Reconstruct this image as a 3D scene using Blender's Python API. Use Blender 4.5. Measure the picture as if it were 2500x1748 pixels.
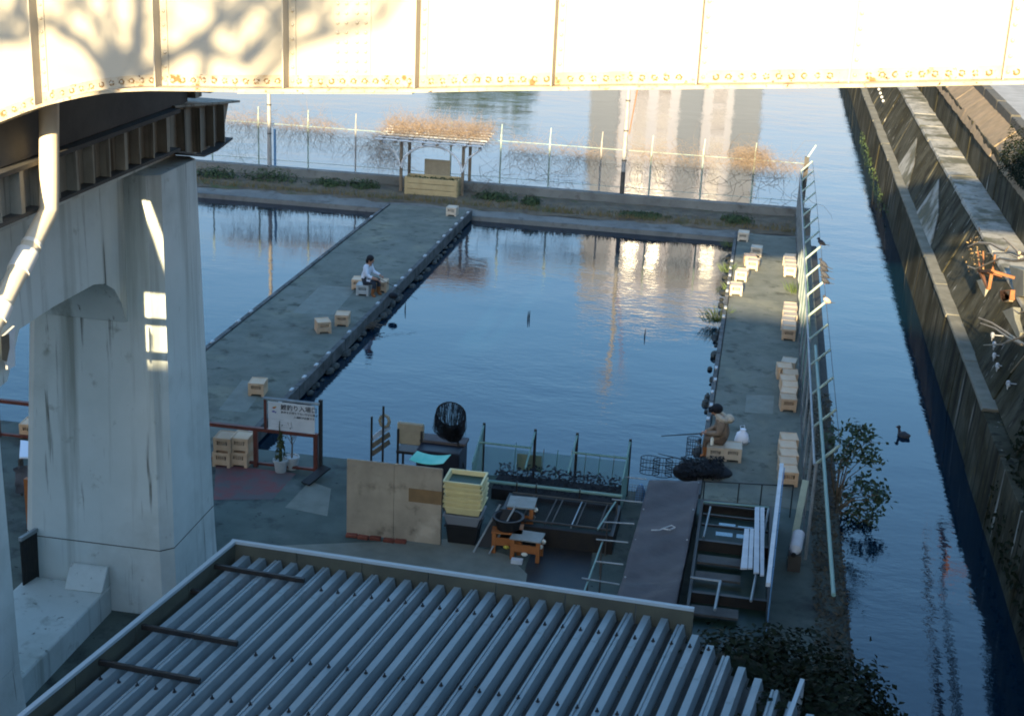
import bpy, bmesh, math, random
from mathutils import Vector, Matrix
R = math.radians
random.seed(7)
for o in list(bpy.data.objects): bpy.data.objects.remove(o)
scn = bpy.context.scene
COL = scn.collection

# ------------------------------------------------------------------ camera
# World: Y runs along the pond walkways (away from the viewer), X to the right, z = 0 is the water.
F, CX, CY = 3500.0, 1250.0, 874.0            # focal length and centre in photo pixels (2500 x 1748)
PITCH, ROLL, YAW, CZ = R(18.5), R(2.6), R(9.5), 11.75
fw = Vector((0, math.cos(PITCH), -math.sin(PITCH)))
up = Vector((0, math.sin(PITCH), math.cos(PITCH)))
rt = Vector((1, 0, 0))
rt, up = rt*math.cos(ROLL)+up*math.sin(ROLL), up*math.cos(ROLL)-rt*math.sin(ROLL)
RZ = Matrix.Rotation(YAW, 3, 'Z')
fw, up, rt = RZ @ fw, RZ @ up, RZ @ rt
CAM = Vector((0, 0, CZ))
cd = bpy.data.cameras.new('camera')
cd.sensor_fit = 'HORIZONTAL'; cd.sensor_width = 36; cd.lens = F/2500*36
cd.clip_start = 0.1; cd.clip_end = 2000
cam = bpy.data.objects.new('camera', cd); COL.objects.link(cam)
m3 = Matrix((rt, up, -fw)).transposed()
cam.matrix_world = Matrix.Translation(CAM) @ m3.to_4x4()
scn.camera = cam

# ------------------------------------------------------------------ light
SUN_EL, SUN_AZ = R(16.4), R(4.0)             # the light travels towards +Y, a little to the right
w = bpy.data.worlds.new('World'); scn.world = w; w.use_nodes = True
nt = w.node_tree; nt.nodes.clear()
sky = nt.nodes.new('ShaderNodeTexSky'); sky.sky_type = 'NISHITA'; sky.sun_disc = False
sky.sun_elevation = SUN_EL; sky.sun_rotation = R(180)+SUN_AZ
sky.altitude = 20; sky.air_density = 1.7; sky.dust_density = 2.8; sky.ozone_density = 7.0
bg = nt.nodes.new('ShaderNodeBackground'); bg.inputs[1].default_value = 0.142
wo = nt.nodes.new('ShaderNodeOutputWorld')
tcw = nt.nodes.new('ShaderNodeTexCoord'); sep = nt.nodes.new('ShaderNodeSeparateXYZ'); nt.links.new(tcw.outputs['Generated'], sep.inputs[0])
mrw = nt.nodes.new('ShaderNodeMapRange'); mrw.inputs['From Min'].default_value = .10; mrw.inputs['From Max'].default_value = .30; mrw.inputs['To Min'].default_value = 1; mrw.inputs['To Max'].default_value = 0
nt.links.new(sep.outputs['Z'], mrw.inputs['Value'])
mxw = nt.nodes.new('ShaderNodeMix'); mxw.data_type = 'RGBA'; mxw.blend_type = 'MULTIPLY'; mxw.inputs[7].default_value = (1.65, 1.0, .95, 1)
nt.links.new(mrw.outputs[0], mxw.inputs[0]); nt.links.new(sky.outputs[0], mxw.inputs[6]); nt.links.new(mxw.outputs[2], bg.inputs[0])
nt.links.new(bg.outputs[0], wo.inputs[0])
sl = bpy.data.lights.new('sun', 'SUN'); sl.energy = 5.0; sl.angle = R(0.53); sl.color = (1.0, 0.81, 0.50)
sun = bpy.data.objects.new('sun', sl); COL.objects.link(sun)
LD = Vector((math.sin(SUN_AZ)*math.cos(SUN_EL), math.cos(SUN_AZ)*math.cos(SUN_EL), -math.sin(SUN_EL)))
sun.rotation_euler = LD.to_track_quat('-Z', 'Y').to_euler(); sun.location = (0, -30, 40)
scn.render.engine = 'CYCLES'; scn.cycles.filter_width = 1.9
vs = scn.view_settings
vs.view_transform = 'Standard'; vs.look = 'None'; vs.exposure = 1.85; vs.gamma = 1; vs.use_curve_mapping = False

# ------------------------------------------------------------------ pixel helpers (a pixel gives a direction only)
def ray(x, y): return rt*((x-CX)/F) - up*((y-CY)/F) + fw
def P(x, y, z=0.35): d = ray(x, y); return CAM + d*((z-CZ)/d.z)
def PX(x, y, X): d = ray(x, y); return CAM + d*(X/d.x)
def PY(x, y, Y): d = ray(x, y); return CAM + d*(Y/d.y)
K = 2500/2295.0
def D(x, y): return (x*K, y*K)
def cc(o, x, y): return (o[0]+x/3.276, o[1]+y/3.276)

# ------------------------------------------------------------------ object helpers
def tag(o, label=None, cat=None, group=None, kind=None):
    if label: o['label'] = label
    if cat: o['category'] = cat
    if group: o['group'] = group
    if kind: o['kind'] = kind
    return o
WL = {}
def thing(name, loc, label, cat, group=None):
    o = bpy.data.objects.new(name, None); COL.objects.link(o); o.location = loc
    o.empty_display_size = 0.1
    WL[o] = Vector(loc)
    return tag(o, label, cat, group)
class MB:
    def __init__(s): s.v = []; s.f = []; s.mi = []; s.cur = 0
    def add(s, vs_, fs):
        b = len(s.v); s.v += [tuple(p) for p in vs_]
        for f in fs: s.f.append(tuple(b+i for i in f)); s.mi.append(s.cur)
        return s
    def box(s, a, b, rz=0, piv=None):
        x0, y0, z0 = a; x1, y1, z1 = b
        vs_ = [Vector(p) for p in ((x0,y0,z0),(x1,y0,z0),(x1,y1,z0),(x0,y1,z0),(x0,y0,z1),(x1,y0,z1),(x1,y1,z1),(x0,y1,z1))]
        if rz:
            c = Vector(piv) if piv else (vs_[0]+vs_[6])/2
            m = Matrix.Rotation(rz, 3, 'Z'); vs_ = [c + m @ (p-c) for p in vs_]
        return s.add(vs_, [(0,3,2,1),(4,5,6,7),(0,1,5,4),(1,2,6,5),(2,3,7,6),(3,0,4,7)])
    def cb(s, c, sz, rz=0):
        return s.box((c[0]-sz[0]/2, c[1]-sz[1]/2, c[2]-sz[2]/2), (c[0]+sz[0]/2, c[1]+sz[1]/2, c[2]+sz[2]/2), rz)
    def bar(s, p, q, wd, ht, upv=(0,0,1)):
        p, q = Vector(p), Vector(q); d = (q-p).normalized(); u = Vector(upv)
        if abs(d.dot(u)) > .98: u = Vector((1,0,0))
        sx = d.cross(u).normalized(); u = sx.cross(d).normalized()
        a, b = sx*wd/2, u*ht/2
        return s.add([p-a-b,p+a-b,p+a+b,p-a+b,q-a-b,q+a-b,q+a+b,q-a+b], [(0,1,2,3),(7,6,5,4),(0,4,5,1),(1,5,6,2),(2,6,7,3),(3,7,4,0)])
    def tube(s, pts, r, n=8, cap=True):
        pts = [Vector(p) for p in pts]; k = len(pts)
        rs = r if isinstance(r, (list, tuple)) else [r]*k
        vs_ = []; prev = None
        for i, p in enumerate(pts):
            d = (pts[min(i+1, k-1)] - pts[max(i-1, 0)])
            d = d.normalized() if d.length > 1e-9 else Vector((0,0,1))
            if prev is None:
                u = Vector((0,0,1)) if abs(d.z) < .9 else Vector((1,0,0))
            else: u = prev
            a = (u - d*u.dot(d))
            if a.length < 1e-6: a = d.orthogonal()
            a.normalize(); b = d.cross(a); prev = a
            for j in range(n):
                t = 2*math.pi*j/n; vs_.append(p + (a*math.cos(t)+b*math.sin(t))*rs[i])
        fs = [(i*n+j, i*n+(j+1)%n, (i+1)*n+(j+1)%n, (i+1)*n+j) for i in range(k-1) for j in range(n)]
        if cap: fs += [tuple(range(n-1, -1, -1)), tuple((k-1)*n+j for j in range(n))]
        return s.add(vs_, fs)
    def cyl(s, p, q, r, n=10): return s.tube([p, q], r, n)
    def prism(s, poly, z0, z1):            # poly of (x, y), counter-clockwise
        n = len(poly)
        vs_ = [(x, y, z0) for x, y in poly] + [(x, y, z1) for x, y in poly]
        return s.add(vs_, [tuple(range(n-1, -1, -1)), tuple(range(n, 2*n))] + [(i, (i+1)%n, n+(i+1)%n, n+i) for i in range(n)])
    def loft(s, rings, cap=True):
        n = len(rings[0]); k = len(rings)
        vs_ = [p for r_ in rings for p in r_]
        fs = [(i*n+j, i*n+(j+1)%n, (i+1)*n+(j+1)%n, (i+1)*n+j) for i in range(k-1) for j in range(n)]
        if cap: fs += [tuple(range(n-1, -1, -1)), tuple((k-1)*n+j for j in range(n))]
        return s.add(vs_, fs)
    def ext(s, prof, p0, p1):              # profile of vectors relative to p0, swept to p1
        p0, p1 = Vector(p0), Vector(p1)
        return s.loft([[p0+Vector(q) for q in prof], [p1+Vector(q) for q in prof]])
    def ball(s, c, r, n=10, m=6, sq=(1,1,1), half=False):
        c = Vector(c); rings = []
        lo = 0 if half else -math.pi/2
        for i in range(m+1):
            t = lo + (math.pi/2-lo)*i/m
            rr = max(math.cos(t), .02)*r
            rings.append([c+Vector((rr*math.cos(2*math.pi*j/n)*sq[0], rr*math.sin(2*math.pi*j/n)*sq[1], r*math.sin(t)*sq[2])) for j in range(n)])
        return s.loft(rings)
    def quad(s, a, b, c, d): return s.add([a, b, c, d], [(0,1,2,3)])
    def leaf(s, c, n_, ln, wd):
        n_ = Vector(n_).normalized(); a = n_.orthogonal().normalized()
        a = Matrix.Rotation(random.uniform(0, 6.28), 3, n_) @ a; b = n_.cross(a); c = Vector(c)
        return s.add([c-a*ln/2, c+b*wd/2+n_*wd*.15, c+a*ln/2, c-b*wd/2+n_*wd*.15], [(0,1,2),(0,2,3)])
    def mesh(s, name, mats, off=Vector((0,0,0)), smooth=True, ang=35):
        me = bpy.data.meshes.new(name)
        me.from_pydata([tuple(Vector(p)-off) for p in s.v], [], s.f)
        for m_ in (mats if isinstance(mats, (list, tuple)) else [mats]): me.materials.append(m_)
        if any(s.mi): me.polygons.foreach_set('material_index', s.mi)
        if smooth and len(s.f):
            me.polygons.foreach_set('use_smooth', [True]*len(s.f))
            me.update()
            me.set_sharp_from_angle(angle=R(ang))
        me.update()
        return me
    def build(s, name, mats, parent=None, org=None, smooth=True, bev=0, ang=35):
        off = WL.get(parent, Vector((0,0,0))) if parent else (Vector(org) if org is not None else Vector((0,0,0)))
        o = bpy.data.objects.new(name, s.mesh(name, mats, off, smooth, ang)); COL.objects.link(o)
        if parent: o.parent = parent; WL[o] = WL.get(parent, Vector((0,0,0)))
        else: o.location = off; WL[o] = Vector(off)
        if bev:
            b = o.modifiers.new('bevel', 'BEVEL'); b.width = bev; b.segments = 2; b.limit_method = 'ANGLE'; b.angle_limit = R(40)
        return o
def inst(me, name, loc, parent=None, rot=None):
    o = bpy.data.objects.new(name, me); COL.objects.link(o)
    if parent: o.parent = parent; loc = Vector(loc)-WL[parent]
    o.location = loc; WL[o] = Vector(loc)
    if rot is not None: o.rotation_euler = rot
    return o
def dup(root, loc, rz=0, label=None, group=None):
    r = root.copy(); COL.objects.link(r); r.location = loc; r.rotation_euler = (0, 0, rz)
    if label: r['label'] = label
    if group: r['group'] = group
    for ch in list(root.children):
        c = ch.copy(); COL.objects.link(c); c.parent = r
        for g in ch.children:
            d = g.copy(); COL.objects.link(d); d.parent = c
    return r

# ------------------------------------------------------------------ materials
def M(name, c1, c2=None, sc=3.0, ro=.8, bump=0, bsc=30, metal=0, spec=.3, streak=None, patch=None, rand=0, det=8, lo=.35, hi=.65):
    m = bpy.data.materials.new(name); m.use_nodes = True; t = m.node_tree; N = t.nodes; L = t.links
    b = N['Principled BSDF']; b.inputs['Roughness'].default_value = ro; b.inputs['Metallic'].default_value = metal
    b.inputs['Specular IOR Level'].default_value = spec
    tc = N.new('ShaderNodeTexCoord'); col = None
    def noise(scale, det_=det, vec=None, ro_=.6):
        n = N.new('ShaderNodeTexNoise'); n.inputs['Scale'].default_value = scale; n.inputs['Detail'].default_value = det_; n.inputs['Roughness'].default_value = ro_
        L.new(vec or tc.outputs['Object'], n.inputs['Vector']); return n
    def ramp(src, a, b_):
        r = N.new('ShaderNodeMapRange'); r.inputs['From Min'].default_value = a; r.inputs['From Max'].default_value = b_
        L.new(src, r.inputs['Value']); return r.outputs[0]
    def mix(fac, A, B, mode='MIX'):
        x = N.new('ShaderNodeMix'); x.data_type = 'RGBA'; x.blend_type = mode
        if isinstance(fac, (int, float)): x.inputs[0].default_value = fac
        else: L.new(fac, x.inputs[0])
        for i, v in ((6, A), (7, B)):
            if isinstance(v, tuple): x.inputs[i].default_value = v+(1,)
            else: L.new(v, x.inputs[i])
        return x.outputs[2]
    col = c1
    if c2: col = mix(ramp(noise(sc).outputs['Fac'], lo, hi), c1, c2)
    if patch:                                  # (colour, scale, lo, hi)
        for pc, ps, pl, ph in (patch if isinstance(patch, list) else [patch]):
            col = mix(ramp(noise(ps, 6).outputs['Fac'], pl, ph), col, pc)
    if streak:                                 # (colour, scale, lo, hi): runs down the face
        for sc_, ss, s0, s1 in (streak if isinstance(streak, list) else [streak]):
            mp = N.new('ShaderNodeMapping'); mp.inputs['Scale'].default_value = (ss, ss, ss*.04); L.new(tc.outputs['Object'], mp.inputs[0])
            col = mix(ramp(noise(1.0, 6, mp.outputs[0]).outputs['Fac'], s0, s1), col, sc_)
    if rand:
        oi = N.new('ShaderNodeObjectInfo'); h = N.new('ShaderNodeHueSaturation')
        mr = N.new('ShaderNodeMapRange'); mr.inputs['To Min'].default_value = 1-rand; mr.inputs['To Max'].default_value = 1+rand
        L.new(oi.outputs['Random'], mr.inputs['Value']); L.new(mr.outputs[0], h.inputs['Value'])
        if isinstance(col, tuple): h.inputs['Color'].default_value = col+(1,)
        else: L.new(col, h.inputs['Color'])
        col = h.outputs[0]
    if isinstance(col, tuple): b.inputs['Base Color'].default_value = col+(1,)
    else: L.new(col, b.inputs['Base Color'])
    if bump:
        bp = N.new('ShaderNodeBump'); bp.inputs['Strength'].default_value = bump; bp.inputs['Distance'].default_value = .02
        L.new(noise(bsc).outputs['Fac'], bp.inputs['Height']); L.new(bp.outputs[0], b.inputs['Normal'])
    return m

def water_mat():
    m = bpy.data.materials.new('water'); m.use_nodes = True; t = m.node_tree; N = t.nodes; L = t.links
    b = N['Principled BSDF']; b.inputs['Base Color'].default_value = (.002, .014, .026, 1)
    b.inputs['Roughness'].default_value = .03; b.inputs['IOR'].default_value = 1.33; b.inputs['Specular IOR Level'].default_value = .75
    tc = N.new('ShaderNodeTexCoord'); h = None
    for sc, st, det, amp in ((.55, (1, 1.6, 1), 2, 1.0), (3.2, (1, 1.9, 1), 3, .30), (9.0, (1, 1.8, 1), 2, .10)):
        mp = N.new('ShaderNodeMapping'); mp.inputs['Scale'].default_value = st; L.new(tc.outputs['Object'], mp.inputs[0])
        n = N.new('ShaderNodeTexNoise'); n.inputs['Scale'].default_value = sc; n.inputs['Detail'].default_value = det; n.inputs['Roughness'].default_value = .45
        L.new(mp.outputs[0], n.inputs['Vector'])
        a = N.new('ShaderNodeMath'); a.operation = 'MULTIPLY'; a.inputs[1].default_value = amp; L.new(n.outputs['Fac'], a.inputs[0])
        if h is None: h = a.outputs[0]
        else:
            s_ = N.new('ShaderNodeMath'); s_.operation = 'ADD'; L.new(h, s_.inputs[0]); L.new(a.outputs[0], s_.inputs[1]); h = s_.outputs[0]
    # stiller and livelier patches of water
    n = N.new('ShaderNodeTexNoise'); n.inputs['Scale'].default_value = .12; n.inputs['Detail'].default_value = 2; L.new(tc.outputs['Object'], n.inputs['Vector'])
    mr = N.new('ShaderNodeMapRange'); mr.inputs['From Min'].default_value = .35; mr.inputs['From Max'].default_value = .65
    mr.inputs['To Min'].default_value = .3; mr.inputs['To Max'].default_value = 1.5; L.new(n.outputs['Fac'], mr.inputs['Value'])
    mm = N.new('ShaderNodeMath'); mm.operation = 'MULTIPLY'; L.new(h, mm.inputs[0]); L.new(mr.outputs[0], mm.inputs[1])
    bp = N.new('ShaderNodeBump'); bp.inputs['Strength'].default_value = 1.0; bp.inputs['Distance'].default_value = .012
    L.new(mm.outputs[0], bp.inputs['Height']); L.new(bp.outputs[0], b.inputs['Normal'])
    return m

MT = dict(
 water=water_mat(),
 asphalt=M('asphalt', (.13,.134,.106), (.185,.187,.15), 1.3, .95, .6, 45, spec=.1, patch=[((.22,.215,.155), .6, .54, .7), ((.08,.082,.062), 2.3, .56, .7), ((.05,.052,.042), 9, .66, .72)]),
 deck=M('deck_concrete', (.072,.09,.076), (.115,.138,.118), .9, .9, .5, 40, spec=.15, patch=[((.045,.05,.047), 1.7, .53, .7), ((.16,.168,.155), .5, .58, .7), ((.03,.033,.03), 7, .66, .73)]),
 patch=M('repair_patch', (.165,.17,.135), (.21,.213,.172), 3, .9, .4, 60),
 redpaint=M('worn_red_floor', (.20,.075,.07), (.12,.10,.095), 2.2, .85, .3, 40, lo=.42, hi=.58),
 edge=M('walkway_edge', (.13,.13,.12), (.05,.05,.045), 2.5, .8, .4, 30),
 edgedark=M('wet_edge', (.028,.03,.025), (.05,.05,.04), 3, .7, .4, 20),
 clip=M('white_edge_clip', (.55,.56,.54), (.35,.35,.33), 9, .6),
 soil=M('soil', (.085,.07,.05), (.15,.125,.085), 2.5, .95, .8, 18, patch=[((.06,.075,.03), 1.2, .58, .68), ((.17,.11,.06), 3, .6, .7)]),
 bank=M('bank_concrete', (.13,.13,.115), (.19,.188,.165), 1.2, .9, .4, 30, patch=((.1,.095,.08), 2.2, .55, .7)),
 pier=M('pier_concrete', (.54,.58,.535), (.60,.635,.59), 1.1, .85, .2, 25, patch=[((.45,.48,.435), .5, .53, .68), ((.30,.31,.26), 2.8, .64, .76)],
        streak=[((.10,.10,.075), 6.5, .62, .71), ((.30,.315,.27), 2.2, .56, .72), ((.16,.16,.125), 14, .66, .74)]),
 joint=M('joint_grime', (.06,.055,.045), (.12,.11,.09), 9, .95),
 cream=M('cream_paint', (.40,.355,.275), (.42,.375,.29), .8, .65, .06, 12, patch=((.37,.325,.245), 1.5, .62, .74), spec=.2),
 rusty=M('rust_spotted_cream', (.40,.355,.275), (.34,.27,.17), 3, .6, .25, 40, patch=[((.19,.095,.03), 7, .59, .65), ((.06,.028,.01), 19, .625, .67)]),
 creamshade=M('girder_paint_shaded', (.33,.30,.23), (.24,.215,.165), 2, .75, .15, 20, streak=[((.08,.07,.05), 6, .54, .66),((.13,.09,.05), 3, .6, .7)]),  # cream darkened for steel in shade, plus grime streaks
 steeldark=M('grimy_steel', (.085,.08,.068), (.055,.05,.044), 2, .75, .2, 20),
 pipe=M('pipe_paint', (.72,.62,.46), (.66,.56,.40), 3, .6, .1, 20),
 pipecol=M('pipe_collar', (.82,.76,.66), None, ro=.6),
 crate=M('peach_plastic', (.56,.36,.21), (.62,.43,.27), 6, .6, rand=.2, patch=[((.40,.29,.19), 4, .58, .72), ((.2,.16,.11), 11, .68, .76)]),
 cratepale=M('pale_plastic', (.54,.44,.32), (.47,.385,.28), 6, .6, rand=.15, patch=[((.42,.36,.27), 5, .6, .72), ((.2,.17,.12), 12, .68, .76)]),
 crategrey=M('grey_plastic', (.42,.42,.38), None, ro=.55),
 dark=M('dark_void', (.012,.012,.012), None, ro=.9),
 redrail=M('red_rail_paint', (.17,.045,.03), (.10,.035,.025), 8, .55, .1, 40),
 steel=M('galvanised', (.30,.33,.33), (.22,.25,.25), 6, .5, metal=.2),
 whitepaint=M('white_paint', (.70,.70,.68), (.6,.6,.58), 4, .55),
 ink=M('sign_ink', (.02,.02,.025), None, ro=.7), inkgrey=M('sign_grey', (.30,.32,.34), None, ro=.7),
 inkred=M('sign_red', (.45,.08,.05), None), inkblue=M('sign_blue', (.04,.05,.3), None), inkyel=M('sign_yellow', (.6,.45,.08), None),
 terracotta=M('pot', (.46,.47,.45), (.36,.38,.36), 6, .7),
 plant=M('leaf_dark', (.03,.045,.012), (.05,.06,.02), 6, .6), twig=M('twig', (.10,.075,.045), (.15,.11,.07), 10, .9),
 ply=M('plywood', (.42,.345,.25), (.30,.25,.185), 1.7, .8, .15, 30, patch=[((.17,.14,.10), 2.6, .56, .72), ((.48,.40,.30), 1.1, .58, .7)]),
 plypatch=M('plywood_patch', (.26,.155,.07), (.2,.125,.06), 3, .75),
 tray=M('yellow_tray', (.70,.60,.30), (.64,.54,.27), 5, .5), traygrey=M('grey_tub', (.20,.21,.22), None, ro=.6), trayblack=M('black_tub', (.015,.015,.015), None, ro=.6),
 algae=M('algae', (.01,.035,.015), (.02,.05,.02), 12, .5),
 brick=M('brick_red', (.24,.07,.045), (.15,.05,.035), 8, .9, rand=.2),
 netgreen=M('green_net', (.03,.13,.095), None, ro=.7), netgreenlt=M('green_pole', (.14,.26,.22), (.18,.29,.25), 5, .5),
 netblack=M('black_net', (.012,.013,.015), None, ro=.8), netblue=M('net_blue', (.05,.06,.08), None),
 tarp=M('brown_tarp', (.10,.085,.082), (.075,.065,.063), 2, .8, .7, 5), turq=M('turquoise_tray', (.10,.52,.40), (.2,.6,.48), 3, .45),
 tankwater=M('tank_water', (.008,.02,.015), (.02,.035,.02), 3, .45, spec=.2),
 wood=M('weathered_wood', (.22,.17,.11), (.16,.12,.08), 4, .85, .2, 20), planter=M('planter_wood', (.48,.36,.18), (.40,.29,.14), 3, .75, .2, 12),
 whitewood=M('white_board', (.60,.62,.62), (.5,.52,.53), 4, .7), glass=M('glass_pane', (.05,.09,.12), None, ro=.05, spec=.8),
 bluepaint=M('blue_paint', (.10,.22,.36), None, ro=.5), orange=M('orange_bench', (.36,.13,.04), (.28,.10,.03), 6, .6), greytop=M('grey_board', (.22,.22,.19), (.28,.28,.25), 5, .8),
 capwhite=M('white_cap', (.75,.72,.6), None, ro=.5), capyel=M('yellow_cap', (.5,.42,.06), None, ro=.5),
 roof=M('roof_metal', (.21,.26,.27), (.165,.21,.22), 1.4, .5, .05, 8, metal=.1, spec=.4, patch=[((.24,.275,.28), .7, .58, .68), ((.10,.12,.12), 4, .62, .75), ((.15,.155,.15), 9, .69, .73)], rand=.05),
 roofdirt=M('roof_pan', (.02,.023,.022), (.045,.05,.048), 2.5, .8), rooftrim=M('roof_trim', (.32,.38,.40), None, ro=.5), fascia=M('fascia_panel', (.085,.088,.062), (.06,.062,.048), 2, .8, .1, 12), bolt=M('bolt', (.02,.02,.02), None, ro=.6),
 baroil=M('black_bar', (.018,.018,.018), (.03,.025,.02), 5, .5),
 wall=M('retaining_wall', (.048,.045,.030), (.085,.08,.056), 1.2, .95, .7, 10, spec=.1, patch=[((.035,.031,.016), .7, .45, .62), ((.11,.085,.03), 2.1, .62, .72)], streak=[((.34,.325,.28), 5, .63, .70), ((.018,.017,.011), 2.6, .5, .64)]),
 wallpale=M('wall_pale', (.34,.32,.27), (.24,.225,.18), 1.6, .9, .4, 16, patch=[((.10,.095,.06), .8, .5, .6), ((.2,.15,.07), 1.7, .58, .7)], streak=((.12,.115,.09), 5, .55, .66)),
 wallledge=M('ledge', (.20,.185,.14), (.12,.112,.08), 2, .9, .3, 14),
 slab=M('slab', (.27,.255,.19), (.20,.19,.14), 2, .9, .3, 14), rust=M('rust', (.30,.12,.045), (.22,.09,.035), 5, .8),
 sand=M('dry_earth', (.28,.20,.12), (.20,.15,.09), 3, .95, .5, 14), kerbbrick=M('dark_kerb', (.07,.065,.05), (.10,.09,.07), 5, .9),
 ceramic=M('white_ceramic', (.55,.54,.52), None, ro=.4),
 fencegreen=M('fence_green', (.10,.20,.16), (.14,.25,.2), 6, .5), fencepale=M('fence_pale', (.36,.44,.36), (.28,.36,.30), 6, .6),
 polegrey=M('pole_grey', (.36,.34,.30), (.28,.26,.23), 5, .6), vine=M('dry_vine', (.22,.155,.10), (.17,.125,.085), 14, .9), vinedk=M('bare_vine', (.12,.095,.07), None, ro=.9),
 bush=M('bush', (.028,.05,.018), (.05,.075,.025), 5, .75), ivy=M('ivy', (.006,.011,.005), (.013,.018,.008), 5, .7, spec=.1), leafy=M('sapling_leaf', (.02,.045,.02), (.035,.06,.025), 5, .55), grass=M('grass', (.07,.11,.03), (.10,.13,.045), 5, .8), scrub=M('scrub', (.045,.038,.022), (.075,.06,.035), 6, .9),
 concrete=M('concrete', (.22,.215,.2), (.30,.295,.275), 1.5, .9, .3, 25),
 jacket=M('white_jacket', (.70,.71,.73), (.62,.63,.66), 14, .85), jeans=M('dark_trousers', (.035,.04,.05), None, ro=.9), boot=M('brown_boot', (.25,.095,.03), None, ro=.6), skin=M('skin', (.42,.22,.14), None, ro=.6), hair=M('hair', (.012,.01,.01), None, ro=.7),
 coat=M('tan_coat', (.24,.17,.115), (.19,.135,.09), 10, .85), fur=M('fur', (.55,.45,.33), (.45,.36,.25), 30, .95), tan=M('tan_trousers', (.12,.085,.06), None, ro=.9), cap=M('black_cap', (.012,.012,.014), None, ro=.8),
 bag=M('white_bag', (.78,.80,.84), None, ro=.5), bird=M('bird_dark', (.03,.03,.034), (.06,.06,.065), 25, .7), birdlt=M('bird_pale', (.45,.38,.3), None, ro=.7),
 tower=M('tower_wall', (.32,.34,.40), (.29,.31,.36), .1, .8), towerdk=M('tower_grey', (.16,.185,.22), (.14,.165,.2), .1, .8), pane=M('window_pane', (.05,.06,.07), None, ro=.15), trunk=M('trunk', (.09,.07,.05), (.13,.10,.07), 4, .9), fartree=M('far_leaf', (.03,.05,.025), (.05,.075,.035), 2, .8),
 cushion=M('cushion', (.36,.30,.20), (.30,.25,.17), 6, .85),
 backwall=M('rear_wall', (.4,.38,.35), None), tiles=M('roof_slab', (.2,.2,.2), None),
 cloth=M('table_cloth', (.75,.78,.82), None, ro=.7), tarpdk=M('dark_sheet', (.06,.065,.075), (.10,.105,.12), 3, .55, .4, 6),
)

# ================================================================== SETTING
# water: one sheet
b = MB(); b.quad((-400,-60,0),(400,-60,0),(400,700,0),(-400,700,0))
tag(b.build('water', MT['water']), kind='structure')
# near deck, walkways, far bank (all stand out of the water)
DZ = 0.35
def ring_poly(x0, y0, x1, y1): return [(x0,y0),(x1,y0),(x1,y1),(x0,y1)]
b = MB(); b.box((-45,-12,-.6),(2.15,26.2,DZ)); deck = tag(b.build('deck', MT['deck'], bev=.02), kind='structure')
b = MB(); b.box((-13.0,26.203,-.6),(-10.1,49.55,DZ)); lw = tag(b.build('walkway', MT['asphalt'], bev=.02), kind='structure')
b = MB(); b.box((-.5,26.203,-.6),(2.0,49.55,DZ)); rw = tag(b.build('walkway', MT['asphalt'], bev=.02), kind='structure')
# repair patches in the asphalt
def sheet(name, pts, mat, parent, z=.004):
    b = MB(); b.add([(p[0],p[1],DZ+z) for p in pts], [tuple(range(len(pts)))]); return b.build(name, MT[mat], parent)
c2=(500,900); c3=(1100,950); c4=(1600,900); c6=(600,450); c7=(1200,450); c8=(1800,450); b5=(0,1258); b7=(1200,1258); b8=(1800,1258); b1=(0,900); a1=(0,0); a2=(600,0); a3=(1200,0); a4=(1800,0)
sheet('repair_patch', [P(*cc(c6,x,y)) for x,y in ((370,1030),(700,1045),(890,830),(600,810))], 'patch', lw)
sheet('repair_patch', [P(*cc(c2,x,y)) for x,y in ((110,330),(330,350),(500,130),(300,90))], 'patch', lw)
sheet('repair_patch', [P(*cc(c4,x,y)) for x,y in ((715,350),(940,365),(950,215),(730,210))], 'patch', rw)
sheet('repair_patch', [P(*cc(c2,x,y)) for x,y in ((640,1110),(980,1180),(1010,960),(840,900))], 'patch', deck)
sheet('red_floor_paint', [P(*cc(c2,x,y)) for x,y in ((70,1050),(540,1045),(730,840),(90,760))], 'redpaint', deck)
sheet('floor_mat', [P(*cc(b7,x,y)) for x,y in ((-1900,250),(-600,560),(270,570),(285,470),(130,320),(-330,190))], 'patch', deck, .006)
sheet('dark_floor_mat', [P(*cc(c3,x,y)) for x,y in ((600,1420),(560,1720),(1060,1720),(1160,1180),(720,1120))], 'baroil', deck, .003)
# timber/pipe strips along the pond edges with white clips
def edge_strip(x, y0, y1, clips, name='edge_strip', wd=.13, parent=None, seg=1.85):
    y = y0
    while y < y1-.2:
        ye = min(y+seg-.03, y1); b = MB(); b.box((x-wd/2, y, DZ-.30), (x+wd/2, ye, DZ+.035)); b.build('edge_board', MT['edge'], parent, bev=.012); y += seg
    b = MB(); me = MB().box((-.035,-.09,0),(.035,.09,.035)).mesh('clip', MT['clip'])
    yy = y0+.6
    while yy < y1-.3:
        if random.random() < clips: inst(me, 'edge_clip', (x+random.uniform(-.02,.02), yy, DZ+.035), parent)
        yy += .92
edge_strip(-10.035, 26.3, 49.5, .6, parent=lw)
edge_strip(-13.065, 26.3, 49.5, .3, parent=lw, wd=.11)
edge_strip(-.565, 26.3, 49.5, .5, parent=rw, wd=.11)
# dark weed hanging off the walkway sides
def weed(x, y0, y1, n, sx, parent):
    b = MB()
    for i in range(n):
        y = random.uniform(y0, y1)
        b.ball((x+sx*random.uniform(.0,.10), y, random.uniform(-.02,.06)), random.uniform(.05,.16), 7, 4, (.8,1.6,.6))
    tag(b.build('water_weed', MT['edgedark'], parent), kind='stuff')
weed(-9.96, 28, 48, 70, 1, lw); weed(-.64, 27, 48, 50, -1, rw)

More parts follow.
